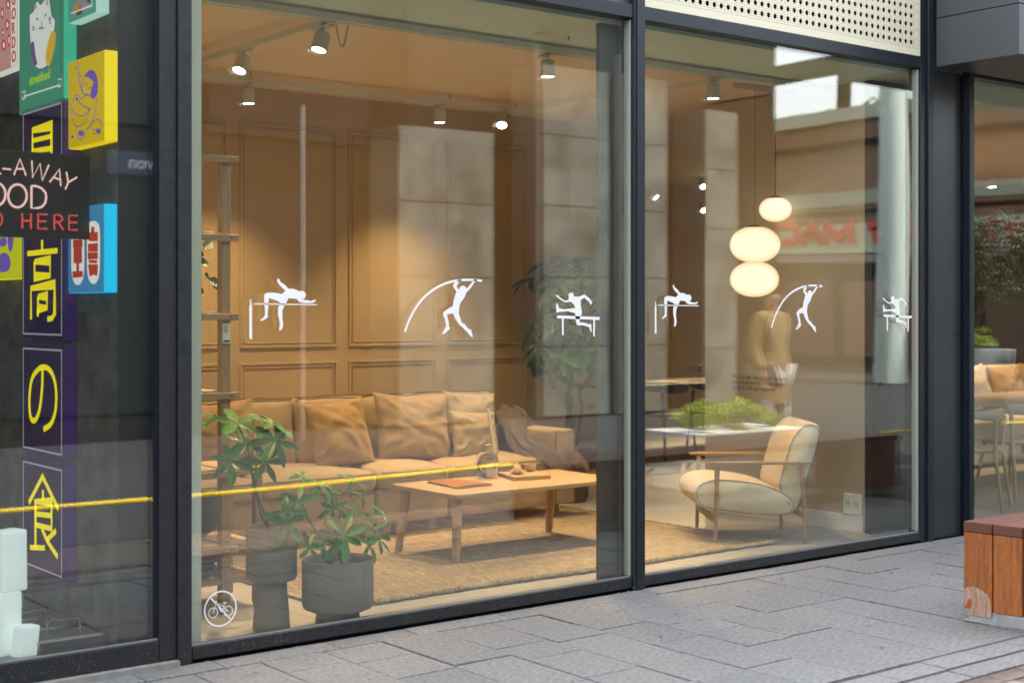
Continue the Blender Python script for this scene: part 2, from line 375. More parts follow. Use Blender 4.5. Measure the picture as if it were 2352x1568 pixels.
def put(name, me, parent=None, bevel=0, seg=2):
    o = bpy.data.objects.new(name, me); C.objects.link(o)
    if parent:
        o.parent = parent; o.matrix_parent_inverse = pinv(parent)
    if bevel:
        b = o.modifiers.new('b', 'BEVEL'); b.width = bevel; b.segments = seg; b.limit_method = 'ANGLE'; b.angle_limit = R(40); b.harden_normals = False
    return o
def world_of(o):
    m = Matrix.LocRotScale(o.location, o.rotation_euler, o.scale)
    return (world_of(o.parent) @ o.matrix_parent_inverse @ m) if o.parent else m
def pinv(p): return world_of(p).inverted()
def tag(o, label=None, cat=None, group=None, kind=None):
    if label: o['label'] = label
    if cat: o['category'] = cat
    if group: o['group'] = group
    if kind: o['kind'] = kind
    return o
def empty(name, loc, label, cat, group=None):
    o = bpy.data.objects.new(name, None); C.objects.link(o); o.location = loc; o.empty_display_size = .1
    return tag(o, label, cat, group)
def struct(o): o['kind'] = 'structure'; return o
def copy_tree(o, parent=None):
    c = o.copy(); C.objects.link(c); c.parent = parent
    if parent: c.matrix_parent_inverse = o.matrix_parent_inverse.copy()
    for ch in list(o.children): copy_tree(ch, c)
    return c
def catmull(p, k=4, close=False):
    p = [Vector(q) for q in p]; n = len(p); out = []
    for i in range(n if close else n-1):
        if close: a, b, c, d = p[i-1], p[i], p[(i+1) % n], p[(i+2) % n]
        else: a, b, c, d = p[max(i-1, 0)], p[i], p[i+1], p[min(i+2, n-1)]
        for j in range(k):
            t = j/k
            out.append(.5*((2*b)+(c-a)*t+(2*a-5*b+4*c-d)*t*t+(3*b-a-3*c+d)*t**3))
    if not close: out.append(p[-1])
    return out
def softbox(cx_, cy_, cz, hx, hy, hz, r, puff=(0, 0, 0), n=10, seed=0, wr=.004):
    mb = MB(); h = Vector((hx, hy, hz)); r = min(r, hx, hy, hz)
    for ax in range(3):
        for sg in (-1, 1):
            g = []
            for i in range(n+1):
                for j in range(n+1):
                    u = math.sin((i/n*2-1)*PI/2*.98)/math.sin(PI/2*.98); w = math.sin((j/n*2-1)*PI/2*.98)/math.sin(PI/2*.98)
                    p = [0, 0, 0]; p[ax] = sg; p[(ax+1) % 3] = u; p[(ax+2) % 3] = w
                    P_ = Vector([p[k]*h[k] for k in range(3)])
                    q = Vector([max(-(h[k]-r), min(h[k]-r, P_[k])) for k in range(3)])
                    d = P_-q
                    if d.length > 1e-6: P_ = q + d.normalized()*r
                    b = [(1-p[(k+1) % 3]**2)*(1-p[(k+2) % 3]**2)*puff[k]*(1 if p[k] > .3 else (-1 if p[k] < -.3 else 0)) for k in range(3)]
                    P_ = P_ + Vector(b)
                    nz = noise.noise_vector(P_*5+Vector((seed*7.1, seed*3.3, 0)))
                    nz2 = noise.noise_vector(Vector((P_.x*22, P_.y*8, P_.z*14))+Vector((seed, 0, seed)))
                    g.append(P_ + nz*wr*2 + nz2*wr*.8 + Vector((cx_, cy_, cz)))
            mb.add(g, [(i*(n+1)+j, (i+1)*(n+1)+j, (i+1)*(n+1)+j+1, i*(n+1)+j+1) for i in range(n) for j in range(n)])
    return mb
def pillow_mb(w, h, t, seed=0, n=40, wr=.011):
    mb = MB()
    for sg in (-1, 1):
        g = []
        for i in range(n+1):
            for j in range(n+1):
                u = i/n*2-1; v = j/n*2-1
                th = t/2*max(0, (1-abs(u)**2.4)*(1-abs(v)**2.4))**.5
                x = u*w/2*(1-.09*(1-v*v)); y = v*h/2*(1-.09*(1-u*u))
                e = (1-abs(u)**6)*(1-abs(v)**6)
                ang = math.atan2(v, u); rad = math.hypot(u, v)
                fold = math.sin(ang*9+seed*2+noise.noise(Vector((u*2, v*2, seed)))*5)*max(0, rad-.45)*1.6 + 1.3*abs(noise.noise(Vector((u*1.6+v*2.4+seed, (v-u)*.8, seed*2))))
                nn = noise.noise(Vector((u*2.2+seed, v*2.2, seed*3)))
                z = sg*th + e*(wr*nn*1.6 + wr*.9*fold)*sg
                z += .018*math.sin(v*1.3+seed)*(1-u*u)
                g.append((x, y, z))
        mb.add(g, [(i*(n+1)+j, (i+1)*(n+1)+j, (i+1)*(n+1)+j+1, i*(n+1)+j+1) for i in range(n) for j in range(n)])
    return mb

# ================================================================== THE SETTING
# ground: street sheet, joint bed, drain slot, granite tiles, clinker bricks
g = MB().add([(-60, -60, -.03), (90, -60, -.03), (90, 60, -.03), (-60, 60, -.03)], [(0, 1, 2, 3)])
struct(g.build('ground', M['street']))
pav = MB().box(-8, 26, -2.2, -.002, -.027, -.008).build('pavement', M['joint']); struct(pav)
tile_meshes = {}
def tile(x0, x1, y0, y1, dz=0, tilt=(0, 0)):
    gp = .0032
    w, l = round(x1-x0-2*gp, 3), round(y1-y0-2*gp, 3)
    if (w, l) not in tile_meshes:
        tile_meshes[(w, l)] = MB().box(-w/2, w/2, -l/2, l/2, -.02, 0).mesh('paving_tile', M['tile'])
    o = put('paving_tile', tile_meshes[(w, l)], pav, .0018, 1)
    o.location = ((x0+x1)/2, (y0+y1)/2, dz); o.rotation_euler = (tilt[0], tilt[1], 0)
rt = random.Random(3)
x = 0.9; ntile = 0
known = {3.84: (-.477, -.726, -.929, -1.16), 4.16: (-.479-.23, -1.15), 4.45: (-.38, -.704, -.96), 4.77: (-.62, -1.02, -1.49)}
x0s = [3.84+.3085*k for k in range(-9, 18)]
for x0 in x0s:
    # narrow first course along the facade, cut to other lengths
    pass
xx = 1.0
while xx < 9.3:
    w = rt.choice((.36, .42, .48, .56)); tile(xx, xx+w, -.152, -.004, rt.uniform(-.002, .001)); xx += w
for k, x0 in enumerate(x0s):
    y = -.155; first = True
    while y > -1.87:
        l = rt.choice((.22, .24, .31, .31, .37, .44, .5)) if not first else rt.choice((.22, .27, .32, .44, .56))
        first = False
        ye = y-l
        if ye < -1.62: ye = -1.875
        tile(x0, x0+.3085, ye, y, rt.uniform(-.006, .0015), (rt.uniform(-.006, .006), rt.uniform(-.006, .006)))
        y = ye
    tile(x0+.05, x0+.3585, -2.045, -1.898, rt.uniform(-.002, .001)) if k % 1 == 0 else None
    if True: tile(x0+.02, x0+.3285, -2.192, -2.062, rt.uniform(-.002, .001))
MB().box(-8, 26, -1.893, -1.880, -.008, -.0045).build('drain_slot', M['drain'], pav)
MB().box(-8, 26, -2.059, -2.049, -.008, -.0045).build('drain_slot', M['drain'], pav)
clink = MB().box(-8, 26, -3.2, -2.203, -.027, -.009).build('brick_road', M['joint']); struct(clink)
bm_ = MB().box(-.1, .1, -.048, .048, -.02, 0).mesh('brick', M['brick'])
bm2 = MB().box(-.048, .048, -.1, .1, -.02, 0).mesh('brick', M['brick'])
for i in range(16):
    o = put('brick', bm_, clink, .003, 1); o.location = (3.6+i*.206, -2.255, rt.uniform(-.002, .001))
for i in range(26):
    for j in range(4):
        o = put('brick', bm2, clink, .003, 1); o.location = (3.9+i*.103+.0*j, -2.41-j*.206-(i % 2)*.05, rt.uniform(-.002, .001))
        if i % 5 == 0: o.rotation_euler.z = .01

deb = MB(); rd = random.Random(4)
for i in range(220):
    x_, y_ = rd.uniform(2.4, 8.4), -abs(rd.gauss(0, .5)) if i % 2 else rd.uniform(-1.9, -.01)
    if i < 120: x_, y_ = rd.uniform(2.4, 8.0), -rd.uniform(.005, .17)
    a_, s_ = rd.uniform(0, 6.3), rd.uniform(.002, .007)
    deb.add([(x_+s_*math.cos(a_+k*1.57)*(1+.5*(k % 2)), y_+s_*math.sin(a_+k*1.57), .0025+.002*(k % 2)) for k in range(4)], [(0, 1, 2, 3)])
tag(deb.build('grit', mat('grit_chips', (.5, .48, .43), .9, col2=(.12, .10, .07), vscale=9)), kind='stuff')
gum = MB(); 
for i in range(26):
    x_, y_, q_ = rd.uniform(2.8, 7.8), rd.uniform(-1.85, -.1), rd.uniform(.006, .013)
    gum.lathe((x_, y_, .0008), [(q_, 0), (q_*.7, .001), (0, .0012)], 10, closed=False)
tag(gum.build('gum_spots', mat('old_gum', (.13, .13, .13), .8), smooth=True), kind='stuff')

# the shop building: unseen shading mass above, ceiling, floors, inner walls
struct(MB().box(-14, 30, .12, 16, 3.62, 4.16).build('unseen_shade_mass', M['cladding']))  # added out of view; its height sets how far shade covers the pavement
struct(MB().box(-14, 30, .02, .10, 3.62, 4.16).build('unseen_shade_front', M['cladding']))
fl = struct(MB().box(2.75, 16, .12, 7.2, -.025, 0).build('shop_floor', M['floor']))
struct(MB().box(-14, 16, .075, .12, -.03, .012).build('floor_edge', M['sill']))
struct(MB().box(2.75, 16, .785, 7.2, 3.06, 3.10).build('ceiling', M['ceil']))
struct(MB().box(2.6, 16, .09, .782, 3.045, 3.10).build('window_soffit', M['daylit_soffit']))
sill = struct(MB().box(2.68, 16, .07, .21, .004, .016).build('window_sill', M['sill']))
pw = struct(MB().box(2.75, 7.66, 3.35, 3.47, 0, 3.06).build('panel_wall', M['wall']))
def moulding(x0, x1, z0, z1):
    mb = MB()
    for ins, d, w in ((0, .011, .020), (.030, .007, .012)):
        a0, a1, b0, b1 = x0+ins, x1-ins, z0+ins, z1-ins
        mb.box(a0, a1, 3.35-d, 3.349, b0, b0+w); mb.box(a0, a1, 3.35-d, 3.349, b1-w, b1)
        mb.box(a0, a0+w, 3.35-d, 3.349, b0+w, b1-w); mb.box(a1-w, a1, 3.35-d, 3.349, b0+w, b1-w)
    return mb.build('moulding', M['wall'], pw, bevel=.005)
for k in range(5):
    x0 = 2.86+.885*k; x1 = x0+.79
    if x1 > 7.25: x1 = 7.18
    moulding(x0, x1, 1.235, 2.812); moulding(x0, x1, .22, 1.135)
MB().box(2.76, 7.65, 3.332, 3.349, 0, .12).build('skirting', M['wall'], pw, bevel=.004)
struct(MB().box(2.6, 2.765, .10, 7.2, 0, 3.04).build('party_wall', M['pale']))
MB().box(2.765, 2.80, .101, .16, 0, .06).build('wall_bracket', M['white'], bpy.data.objects['party_wall'])
struct(MB().box(2.75, 16, 7.0, 7.2, 0, 3.06).build('back_wall', mat('peach_wall', (.56, .40, .25), .8)))
struct(MB().box(15.8, 16, .1, 7, 0, 3.06).build('end_wall', mat('dark_brown_wall', (.09, .065, .045), .8)))
struct(MB().box(8.75, 8.95, 2.3, 2.5, 0, 3.06).build('brown_post', mat('brown_paint', (.22, .12, .06), .8)))
part = struct(MB().box(7.79, 8.55, .46, 1.94, 0, 3.045).build('partition_wall', M['partition']))
MB().box(7.775, 7.789, .47, 1.935, 0, .115).build('skirting', M['white'], part, bevel=.003)
so = MB().box(7.77, 7.789, .475, .625, .115, .26).build('socket_plate', M['white'], part, bevel=.008)
for yy in (.512, .582):
    mb = MB()
    for r0, d in ((.026, .004), (.019, -.002)):
        mb.tube([(7.77-d if d > 0 else 7.7665, yy, .195), (7.77, yy, .195)], r0, 20)
    mb.build('socket_ring', M['pale'], so, smooth=True)
    MB().tube([(7.764, yy-.008, .195), (7.768, yy-.008, .195)], .0035, 8).tube([(7.764, yy+.008, .195), (7.768, yy+.008, .195)], .0035, 8).build('socket_hole', M['black'], so)
# dark column faces standing behind the glass
struct(MB().box(7.79, 8.62, .40, .455, .0, 3.045).build('dark_column', M['column_clad']))
tag(MB().box(5.085, 5.30, .105, .13, .017, 3.04).build('dark_screen', mat('screen_grey_green', (.075, .082, .074), .6)), 'tall narrow dark screen just behind the glass beside the middle mullion', 'screen')

# text helper
def text_mesh(body, size, depth=.0008, font_bold=0):
    c = bpy.data.curves.new('t', 'FONT'); c.body = body; c.size = size; c.extrude = depth; c.resolution_u = 4; c.offset = font_bold
    o = bpy.data.objects.new('t', c); C.objects.link(o)
    me = bpy.data.meshes.new_from_object(o.evaluated_get(bpy.context.evaluated_depsgraph_get()))
    bpy.data.objects.remove(o); return me
def put_text(name, body, size, m, parent, loc, xdir, zdir=(0, 0, 1), bold=0, depth=.0008, sx=1):
    me = text_mesh(body, size, depth, bold); me.materials.clear(); me.materials.append(m)
    xd = Vector(xdir).normalized(); zd = Vector(zdir).normalized(); nd = xd.cross(zd)
    mtx = Matrix((xd*sx, zd, nd)).transposed().to_4x4(); mtx.translation = Vector(loc)
    me.transform(mtx); return put(name, me, parent)
tm = mat('wall_print', (.13, .12, .11), .7)
for i, s_ in enumerate(('Wist je dat we elk jaar nieuwe', 'designtalenten huldigen tijdens', 'de Bolia Design Awards!')):
    p = onX(1680, 868+i*12.5, 7.785)
    put_text('wall_text', s_, (.043), tm, part, (7.7885, p.y, p.z), (0, -1, 0), depth=.0006)

# ------------------------------------------------------------------ the glazed facade
fac = empty('shop_facade', (5.3, 0, 0), 'charcoal metal shop front framing the large panes along the pavement', 'shop front')
def fpart(name, x0, x1, y0, y1, z0, z1, m='frame', bevel=.003): return MB().box(x0, x1, y0, y1, z0, z1).build(name, M[m], fac, bevel=bevel)
# vertical members
fpart('mullion', 2.526, 2.603, .0, .07, .03, 3.6, 'frame_dirty'); fpart('mullion', 2.605, 2.668, -.012, .06, .0, 3.6, 'frame_dirty')
fpart('mullion', 5.232, 5.313, -.012, .09, .0, 3.6, 'frame_dirty'); fpart('mullion', 5.247, 5.300, -.020, -.0125, .0, 3.6)
fpart('mullion', 7.77, 7.83, -.002, .09, .0, 3.6, 'frame'); fpart('mullion', 7.833, 7.886, -.02, .09, .0, 3.6, 'frame')
MB().box(7.888, 8.255, .03, .09, 0, 3.08).build('column_cladding', M['column_clad'], fac)
fpart('mullion', 8.275, 8.325, -.03, .09, 0, 3.08); fpart('mullion', 8.327, 8.362, -.005, .09, 0, 3.08)
# bottom rails and beads
fpart('bottom_rail', -14, 2.524, 0, .07, .028, .118, 'frame_dirty')
fpart('bottom_rail', 2.676, 5.230, 0, .068, .013, .070, 'frame_dirty'); fpart('bottom_rail', 5.315, 7.768, 0, .068, .013, .066, 'frame_dirty')
fpart('bottom_rail', 8.364, 16, 0, .068, .004, .066, 'frame_dirty')
for x0, x1, z in ((-14, 2.524, .119), (2.676, 5.230, .071), (5.315, 7.768, .067), (8.364, 16, .067)):
    MB().box(x0, x1, .012, .022, z, z+.007).build('glazing_bead', M['alu'], fac)
for x0 in (5.2235, 7.7615): MB().box(x0, x0+.007, .014, .06, .075, 3.06).build('gasket', M['gasket'], fac)
MB().box(2.517, 2.524, .014, .06, .127, 3.06).build('gasket', M['frame'], fac)
struct(MB().box(-14, 2.604, -.035, .07, -.02, .026).build('concrete_kerb', mat('kerb_concrete', (.26, .25, .23), .85, var=.2, vscale=20)))
# transoms
for x0, x1 in ((-14, 2.524), (2.676, 5.230), (5.315, 7.768), (8.364, 16)):
    fpart('transom', x0, x1, -.004, .09, 3.068, 3.140)
# cream perforated fascia: octagonal holes cut in a cane pattern, dark glass behind
def perforated(x0, x1, z0, z1, cell=.0567, margin=.052):
    nx = int((x1-x0-2*margin)/cell); nz = int((z1-z0-margin)/cell)
    ox = x0 + ((x1-x0)-nx*cell)/2; oz = z0+margin; mb = MB(); rr = .0165; h = cell/2; t = math.tan(PI/8)*h
    octo = [(rr*math.cos(PI/8+k*PI/4), rr*math.sin(PI/8+k*PI/4)) for k in range(8)]
    ring = [(h, t), (t, h), (-t, h), (-h, t), (-h, -t), (-t, -h), (t, -h), (h, -t)]; cor = [(h, h), (-h, h), (-h, -h), (h, -h)]
    for i in range(nx):
        for j in range(nz):
            cx_, cz_ = ox+(i+.5)*cell, oz+(j+.5)*cell
            v = [(cx_+a, .0, cz_+b) for a, b in octo] + [(cx_+a, .0, cz_+b) for a, b in ring] + [(cx_+a, .0, cz_+b) for a, b in cor]
            v += [(cx_+a, .006, cz_+b) for a, b in octo]
            f = []
            for k in range(8):
                k2 = (k+1) % 8
                if k % 2 == 0: f.append((k, 8+k, 16+k//2, 8+k2, k2))
                else: f.append((k, 8+k, 8+k2, k2))
                f.append((k, k2, 20+k2, 20+k))
            mb.add(v, f)
    X1, Z1 = ox+nx*cell, oz+nz*cell
    for a, b, c, d in ((x0, x1, z0, oz), (x0, ox, oz, Z1), (X1, x1, oz, Z1), (x0, x1, Z1, z1)):
        mb.add([(a, 0, c), (b, 0, c), (b, 0, d), (a, 0, d)], [(0, 1, 2, 3)])
    return mb, (nx, nz, ox, oz, cell)
cane = M['cream'].copy(); cane.name = 'cream_cane_pattern'
n = cane.node_tree; p_ = n.nodes['Principled BSDF']; L = n.links
def cane_nodes(x_origin, z_origin):
    tc = n.nodes.new('ShaderNodeTexCoord'); sp = n.nodes.new('ShaderNodeSeparateXYZ'); L.new(tc.outputs['Object'], sp.inputs[0])
    def mth(op, a, b=None):
        q = n.nodes.new('ShaderNodeMath'); q.operation = op
        for i, v in enumerate((a, b)):
            if v is None: continue
            if isinstance(v, (int, float)): q.inputs[i].default_value = v
            else: L.new(v, q.inputs[i])
        return q.outputs[0]
    # small punched diamonds between the octagons, three to a cell side
    def tri(s_, o, k): return mth('PINGPONG', mth('MULTIPLY', mth('SUBTRACT', s_, o), k/.0567), .5)
    a = tri(sp.outputs['X'], x_origin, 1); b = tri(sp.outputs['Z'], z_origin, 1)          # 0 at cell borders .5 at centre
    a3 = mth('PINGPONG', mth('MULTIPLY', mth('SUBTRACT', sp.outputs['X'], x_origin), 4/.0567), .5); b3 = mth('PINGPONG', mth('MULTIPLY', mth('SUBTRACT', sp.outputs['Z'], z_origin), 4/.0567), .5)
    dots = mth('GREATER_THAN', mth('ADD', a3, b3), .74)
    far = mth('LESS_THAN', mth('MINIMUM', a, b), .16)
    dd = mth('MULTIPLY', dots, far)
    inside = mth('MULTIPLY', mth('GREATER_THAN', sp.outputs['Z'], z_origin-.01), 1)
    dd = mth('MULTIPLY', dd, inside)
    mx = n.nodes.new('ShaderNodeMix'); mx.data_type = 'RGBA'; L.new(dd, mx.inputs[0]); mx.inputs[6].default_value = p_.inputs['Base Color'].default_value; mx.inputs[7].default_value = (.10, .10, .08, 1)
    L.new(mx.outputs[2], p_.inputs['Base Color'])
mbp, inf = perforated(5.316, 7.768, 3.143, 3.60)
cane_nodes(inf[2], inf[3])
fp = mbp.build('perforated_fascia', cane, fac)
MB().box(5.316, 7.768, .05, .06, 3.143, 3.6).build('fascia_glass', M['dark_glass'], fac)
mbp, inf = perforated(8.364, 10.2, 3.143, 3.60); mbp.build('perforated_fascia', cane, fac)
MB().box(8.364, 16, .05, .06, 3.143, 3.6).build('fascia_glass', M['dark_glass'], fac)
MB().box(-14, 2.52, .03, .06, 3.143, 3.6).build('fascia_panel', M['cladding'], fac)
MB().box(2.676, 5.23, .03, .06, 3.143, 3.6).build('fascia_panel', M['cladding'], fac)
# panes: outer and inner sheet of each double-glazed unit
for x0, x1, z0 in ((-14, 2.522, .118), (2.676, 5.231, .07), (5.314, 7.769, .066), (8.363, 16, .066)):
    a = MB().add([(x0, .030, z0), (x1, .030, z0), (x1, .030, 3.067), (x0, .030, 3.067)], [(0, 1, 2, 3)]).build('glass_pane', M['glass_out'], fac)
    b = MB().add([(x0, .058, z0), (x1, .058, z0), (x1, .058, 3.067), (x0, .058, 3.067)], [(0, 1, 2, 3)]).build('glass_pane', M['glass_in'], fac)

# projecting canopy box, three cladding bands, over the third window
can = empty('entrance_canopy', (8, -.3, 3.08), 'grey metal clad box jutting out above the right window', 'canopy')
for i in range(2):
    MB().box(7.90, 16, -.63, -.03, 3.084+i*.318, 3.084+.313+i*.318).build('cladding_panel', M['cladding'], can, bevel=.003)
MB().box(7.93, 15.9, -.60, -.035, 3.09, 3.8).build('core', M['black'], can)

# ------------------------------------------------------------------ white vinyl athletes on the panes
K5 = crop(450, 350, 2.851); K6 = crop(950, 500, 3.136)
def decal(label, polys, dx=0):
    mb = MB()
    for pts, w in polys:
        P_ = [onY(*q, .029) for q in pts]; P_ = [Vector((p.x+dx, .0285, p.z)) for p in P_]
        if w: mb.ribbon(P_, w, (0, -.0008, 0))
        else: mb.prism(P_, (0, -.0008, 0))
    return mb
jump_body = [K5(*q) for q in ((652, 938), (659, 948), (663, 942), (665, 962), (700, 985), (722, 1011), (758, 1012), (785, 1022), (799, 1029), (812, 1025), (832, 1029), (845, 1048), (843, 1068), (828, 1082), (812, 1082), (800, 1070), (812, 1080), (835, 1089), (886, 1097), (895, 1089), (899, 1094), (912, 1086), (914, 1094), (897, 1110), (830, 1110), (800, 1103), (780, 1082), (725, 1077), (708, 1112), (692, 1135), (682, 1165), (681, 1225), (688, 1245), (684, 1280), (670, 1302), (658, 1300), (664, 1270), (663, 1240), (651, 1190), (652, 1150), (663, 1103), (635, 1092), (588, 1075), (585, 1110), (579, 1190), (582, 1208), (560, 1225), (535, 1236), (527, 1231), (550, 1212), (562, 1192), (560, 1150), (554, 1090), (556, 1052), (572, 1040), (620, 1038), (680, 1048), (705, 1026), (665, 990), (648, 966), (646, 950))]
jumper = [(jump_body, 0), ([K5(465, 1112), K5(923, 1119), K5(923, 1126), K5(465, 1120)], 0), ([K5(456, 1086), K5(465, 1086), K5(465, 1130), K5(456, 1130)], 0),
          ([K5(452, 1130), K5(470, 1130), K5(471, 1362), K5(453, 1362)], 0), ([K5(465, 1109), K5(489, 1112), K5(489, 1122), K5(465, 1123)], 0)]
vault_body = [K6(*q) for q in ((527, 578), (535, 570), (548, 571), (552, 580), (533, 592), (514, 625), (536, 655), (538, 640), (545, 628), (558, 620), (575, 621), (588, 634), (590, 644), (612, 620), (640, 585), (648, 572), (662, 569), (674, 574), (672, 583), (655, 592), (620, 640), (590, 670), (575, 710), (542, 755), (535, 790), (532, 830), (545, 870), (553, 900), (575, 912), (612, 955), (620, 948), (630, 965), (640, 1012), (625, 1008), (590, 965), (535, 915), (505, 870), (488, 830), (445, 837), (443, 850), (455, 900), (457, 933), (468, 940), (455, 958), (420, 988), (404, 985), (425, 950), (437, 925), (425, 870), (412, 840), (415, 822), (445, 797), (488, 775), (492, 735), (505, 690), (515, 665), (488, 625), (496, 600))]
pole_ = catmull([onY(*K6(*q), .0285) for q in ((121, 972), (150, 890), (200, 795), (260, 715), (330, 655), (400, 615), (470, 590), (540, 577), (600, 574), (660, 576), (711, 582))], 4)
hurdle_body = [K6(*q) for q in ((1280, 685), (1290, 697), (1297, 690), (1302, 707), (1345, 733), (1370, 729), (1376, 712), (1371, 692), (1379, 676), (1395, 670), (1409, 678), (1412, 700), (1450, 703), (1495, 686), (1532, 715), (1552, 745), (1548, 762), (1535, 757), (1534, 745), (1493, 710), (1466, 730), (1466, 770), (1475, 820), (1472, 842), (1460, 853), (1455, 900), (1490, 900), (1530, 915), (1545, 910), (1550, 972), (1540, 970), (1530, 936), (1490, 922), (1440, 922), (1430, 905), (1426, 850), (1425, 830), (1370, 815), (1310, 818), (1281, 825), (1277, 765), (1286, 750), (1300, 793), (1340, 800), (1400, 791), (1425, 790), (1415, 765), (1390, 741), (1345, 746), (1300, 718), (1276, 697))]
hurdler = [(hurdle_body, 0), ([K6(1285, 846), K6(1610, 858), K6(1610, 881), K6(1285, 868)], 0), ([K6(1322, 869), K6(1335, 870), K6(1336, 998), K6(1323, 998)], 0), ([K6(1562, 878), K6(1575, 879), K6(1574, 1007), K6(1562, 1007)], 0)]
DG = 'white vinyl athletes on the shop panes'
def vault(dx):
    mb = decal('', [(vault_body, 0)], dx); mb.ribbon([Vector((p.x+dx, .0285, p.z)) for p in pole_], .011, (0, -.0008, 0)); return mb
o = decal('', jumper).build('athlete_decal', M['decal']); tag(o, 'white vinyl high jumper arching over a bar, on the left large pane', 'window decal', DG)
o = vault(0).build('athlete_decal', M['decal']); tag(o, 'white vinyl pole vaulter with bent pole, in front of the sofa wall', 'window decal', DG)
o = decal('', hurdler).build('athlete_decal', M['decal']); tag(o, 'white vinyl hurdler in front of the tall potted tree', 'window decal', DG)
o = decal('', jumper, 2.462).build('athlete_decal', M['decal']); tag(o, 'white vinyl high jumper just right of the middle mullion', 'window decal', DG)
o = vault(2.59).build('athlete_decal', M['decal']); tag(o, 'white vinyl pole vaulter above the armchair', 'window decal', DG)
o = decal('', hurdler, 2.70).build('athlete_decal', M['decal']); tag(o, 'white vinyl hurdler at the right edge of the second pane', 'window decal', DG)
# no-bicycles sign
KB = crop(480, 1430, 14.257)
def kb(*q): p = onY(*KB(*q), .0285); return Vector((p.x, .0285, p.z))
mb = MB(); off = (0, -.0008, 0)
def ell(c, a, b, tilt=0, n_=40, arc=(0, 1)):
    return [kb(c[0]+a*math.cos(2*PI*(arc[0]+(arc[1]-arc[0])*i/n_)), c[1]+b*math.sin(2*PI*(arc[0]+(arc[1]-arc[0])*i/n_))) for i in range(n_)]
def kbc(cxy, px, r, n_=40):
    c = kb(*cxy); return [Vector((c.x+r*math.cos(2*PI*i/n_), .0285, c.z+r*math.sin(2*PI*i/n_))) for i in range(n_)]
mb.ribbon(kbc((832, 780), 0, .0745, 56), .0060, off, True)
mb.ribbon([kb(500, 420), kb(1165, 1120)], .007, off)
for c in ((575, 925), (1095, 865)): mb.ribbon(kbc(c, 0, .0215, 32), .0030, off, True)
for pl in (((570, 925), (700, 570), (700, 535), (635, 530)), ((690, 600), (930, 690), (1090, 865), (870, 900), (690, 630)), ((980, 580), (880, 880)), ((915, 580), (1035, 562))):
    mb.ribbon([kb(*q) for q in pl], .0030, off)
tag(mb.build('no_bicycles_sign', M['decal']), 'small round white no bicycles sticker low on the glass', 'window sticker')

# ================================================================== INTERIOR OF THE FURNITURE SHOP
# ---- rug
rug = empty('rug', (5.3, 1.6, 0), 'woven beige jute rug with knotted edge under the coffee table', 'rug')
RX0, RX1, RY0, RY1 = 3.70, 6.98, .55, 2.65
nx_, ny_ = 80, 50; mb = MB()
v = []
for i in range(nx_+1):
    for j in range(ny_+1):
        X_, Y_ = RX0+(RX1-RX0)*i/nx_, RY0+(RY1-RY0)*j/ny_
        Y_ += .012*math.sin(X_*3.1)*(1-j/ny_)
        v.append((X_, Y_, .012+.004*noise.noise(Vector((X_*3, Y_*3, 0)))))
mb.add(v, [(i*(ny_+1)+j, (i+1)*(ny_+1)+j, (i+1)*(ny_+1)+j+1, i*(ny_+1)+j+1) for i in range(nx_) for j in range(ny_)])
mb.add([(RX0, RY0+.01, .001), (RX1, RY0+.01, .001), (RX1, RY1, .001), (RX0, RY1, .001)], [(0, 1, 2, 3)])
mb.build('woven_mat', M['rug'], rug, smooth=True)
mb = MB(); rr = random.Random(5); x = RX0
while x < RX1:
    l = rr.uniform(.03, .05); yy = RY0-.008+.012*math.sin(x*3.1)+rr.uniform(-.008, .004)
    pts = [(x, yy+.004, .010), (x+l*.5, yy-.010, .018), (x+l, yy+.004, .010)]
    mb.tube(catmull(pts, 3), rr.uniform(.011, .016), 6); x += l*.85
    if rr.random() < .25: mb.tube([(x, yy, .01), (x+rr.uniform(-.01, .01), yy-rr.uniform(.01, .028), .006)], .0025, 4)
y = RY0
while y < RY1:
    mb.tube([(RX0-.006, y, .010), (RX0-.012, y+.02, .014), (RX0-.006, y+.04, .010)], .009, 5)
    mb.tube([(RX1+.006, y, .010), (RX1+.012, y+.02, .014), (RX1+.006, y+.04, .010)], .009, 5); y += .036
tag(mb.build('knotted_edge', M['jute_knot'], rug, smooth=True), kind='stuff')

# ---- sofa
sofa = empty('sofa', (5.2, 2.8, 0), 'long beige linen sofa against the panelled wall', 'sofa')
for x0, x1 in ((3.3, 5.095), (5.105, 5.685), (5.695, 6.62)):
    softbox((x0+x1)/2, 2.75, .20, (x1-x0)/2, .43, .115, .03, (0, .006, 0), 12, x0, .003).build('base_module', M['sofa'], sofa, smooth=True, merge=True, sharp=60)
seats = ((3.3, 4.25), (4.26, 5.10), (5.11, 5.69), (5.70, 6.60))
def loop_tube(pts, r): return MB().tube(pts+[pts[0]], r, 6, cap=False)
for i, (x0, x1) in enumerate(seats):
    c = softbox((x0+x1)/2, 2.68, .375, (x1-x0)/2, .375, .068, .05, (.0, .012, .035), 16, i+1, .005).build('seat_cushion', M['sofa'], sofa, smooth=True, merge=True, sharp=60)
    pts = [Vector((x0+.02+(x1-x0-.04)*t, 2.302-.012*math.sin(PI*t), .425+.006*noise.noise(Vector((t*9, i, 0))))) for t in [k/24 for k in range(25)]]
    MB().tube(pts, .0055, 6).build('piping', M['piping'], c, smooth=True)
    pts = [p+Vector((0, .004, -.115)) for p in pts]
    MB().tube(pts, .004, 6).build('piping', M['piping'], c, smooth=True)
backs = ((3.3, 4.02, 0), (4.03, 4.85, .0), (4.86, 5.62, 0), (5.63, 6.56, .0))
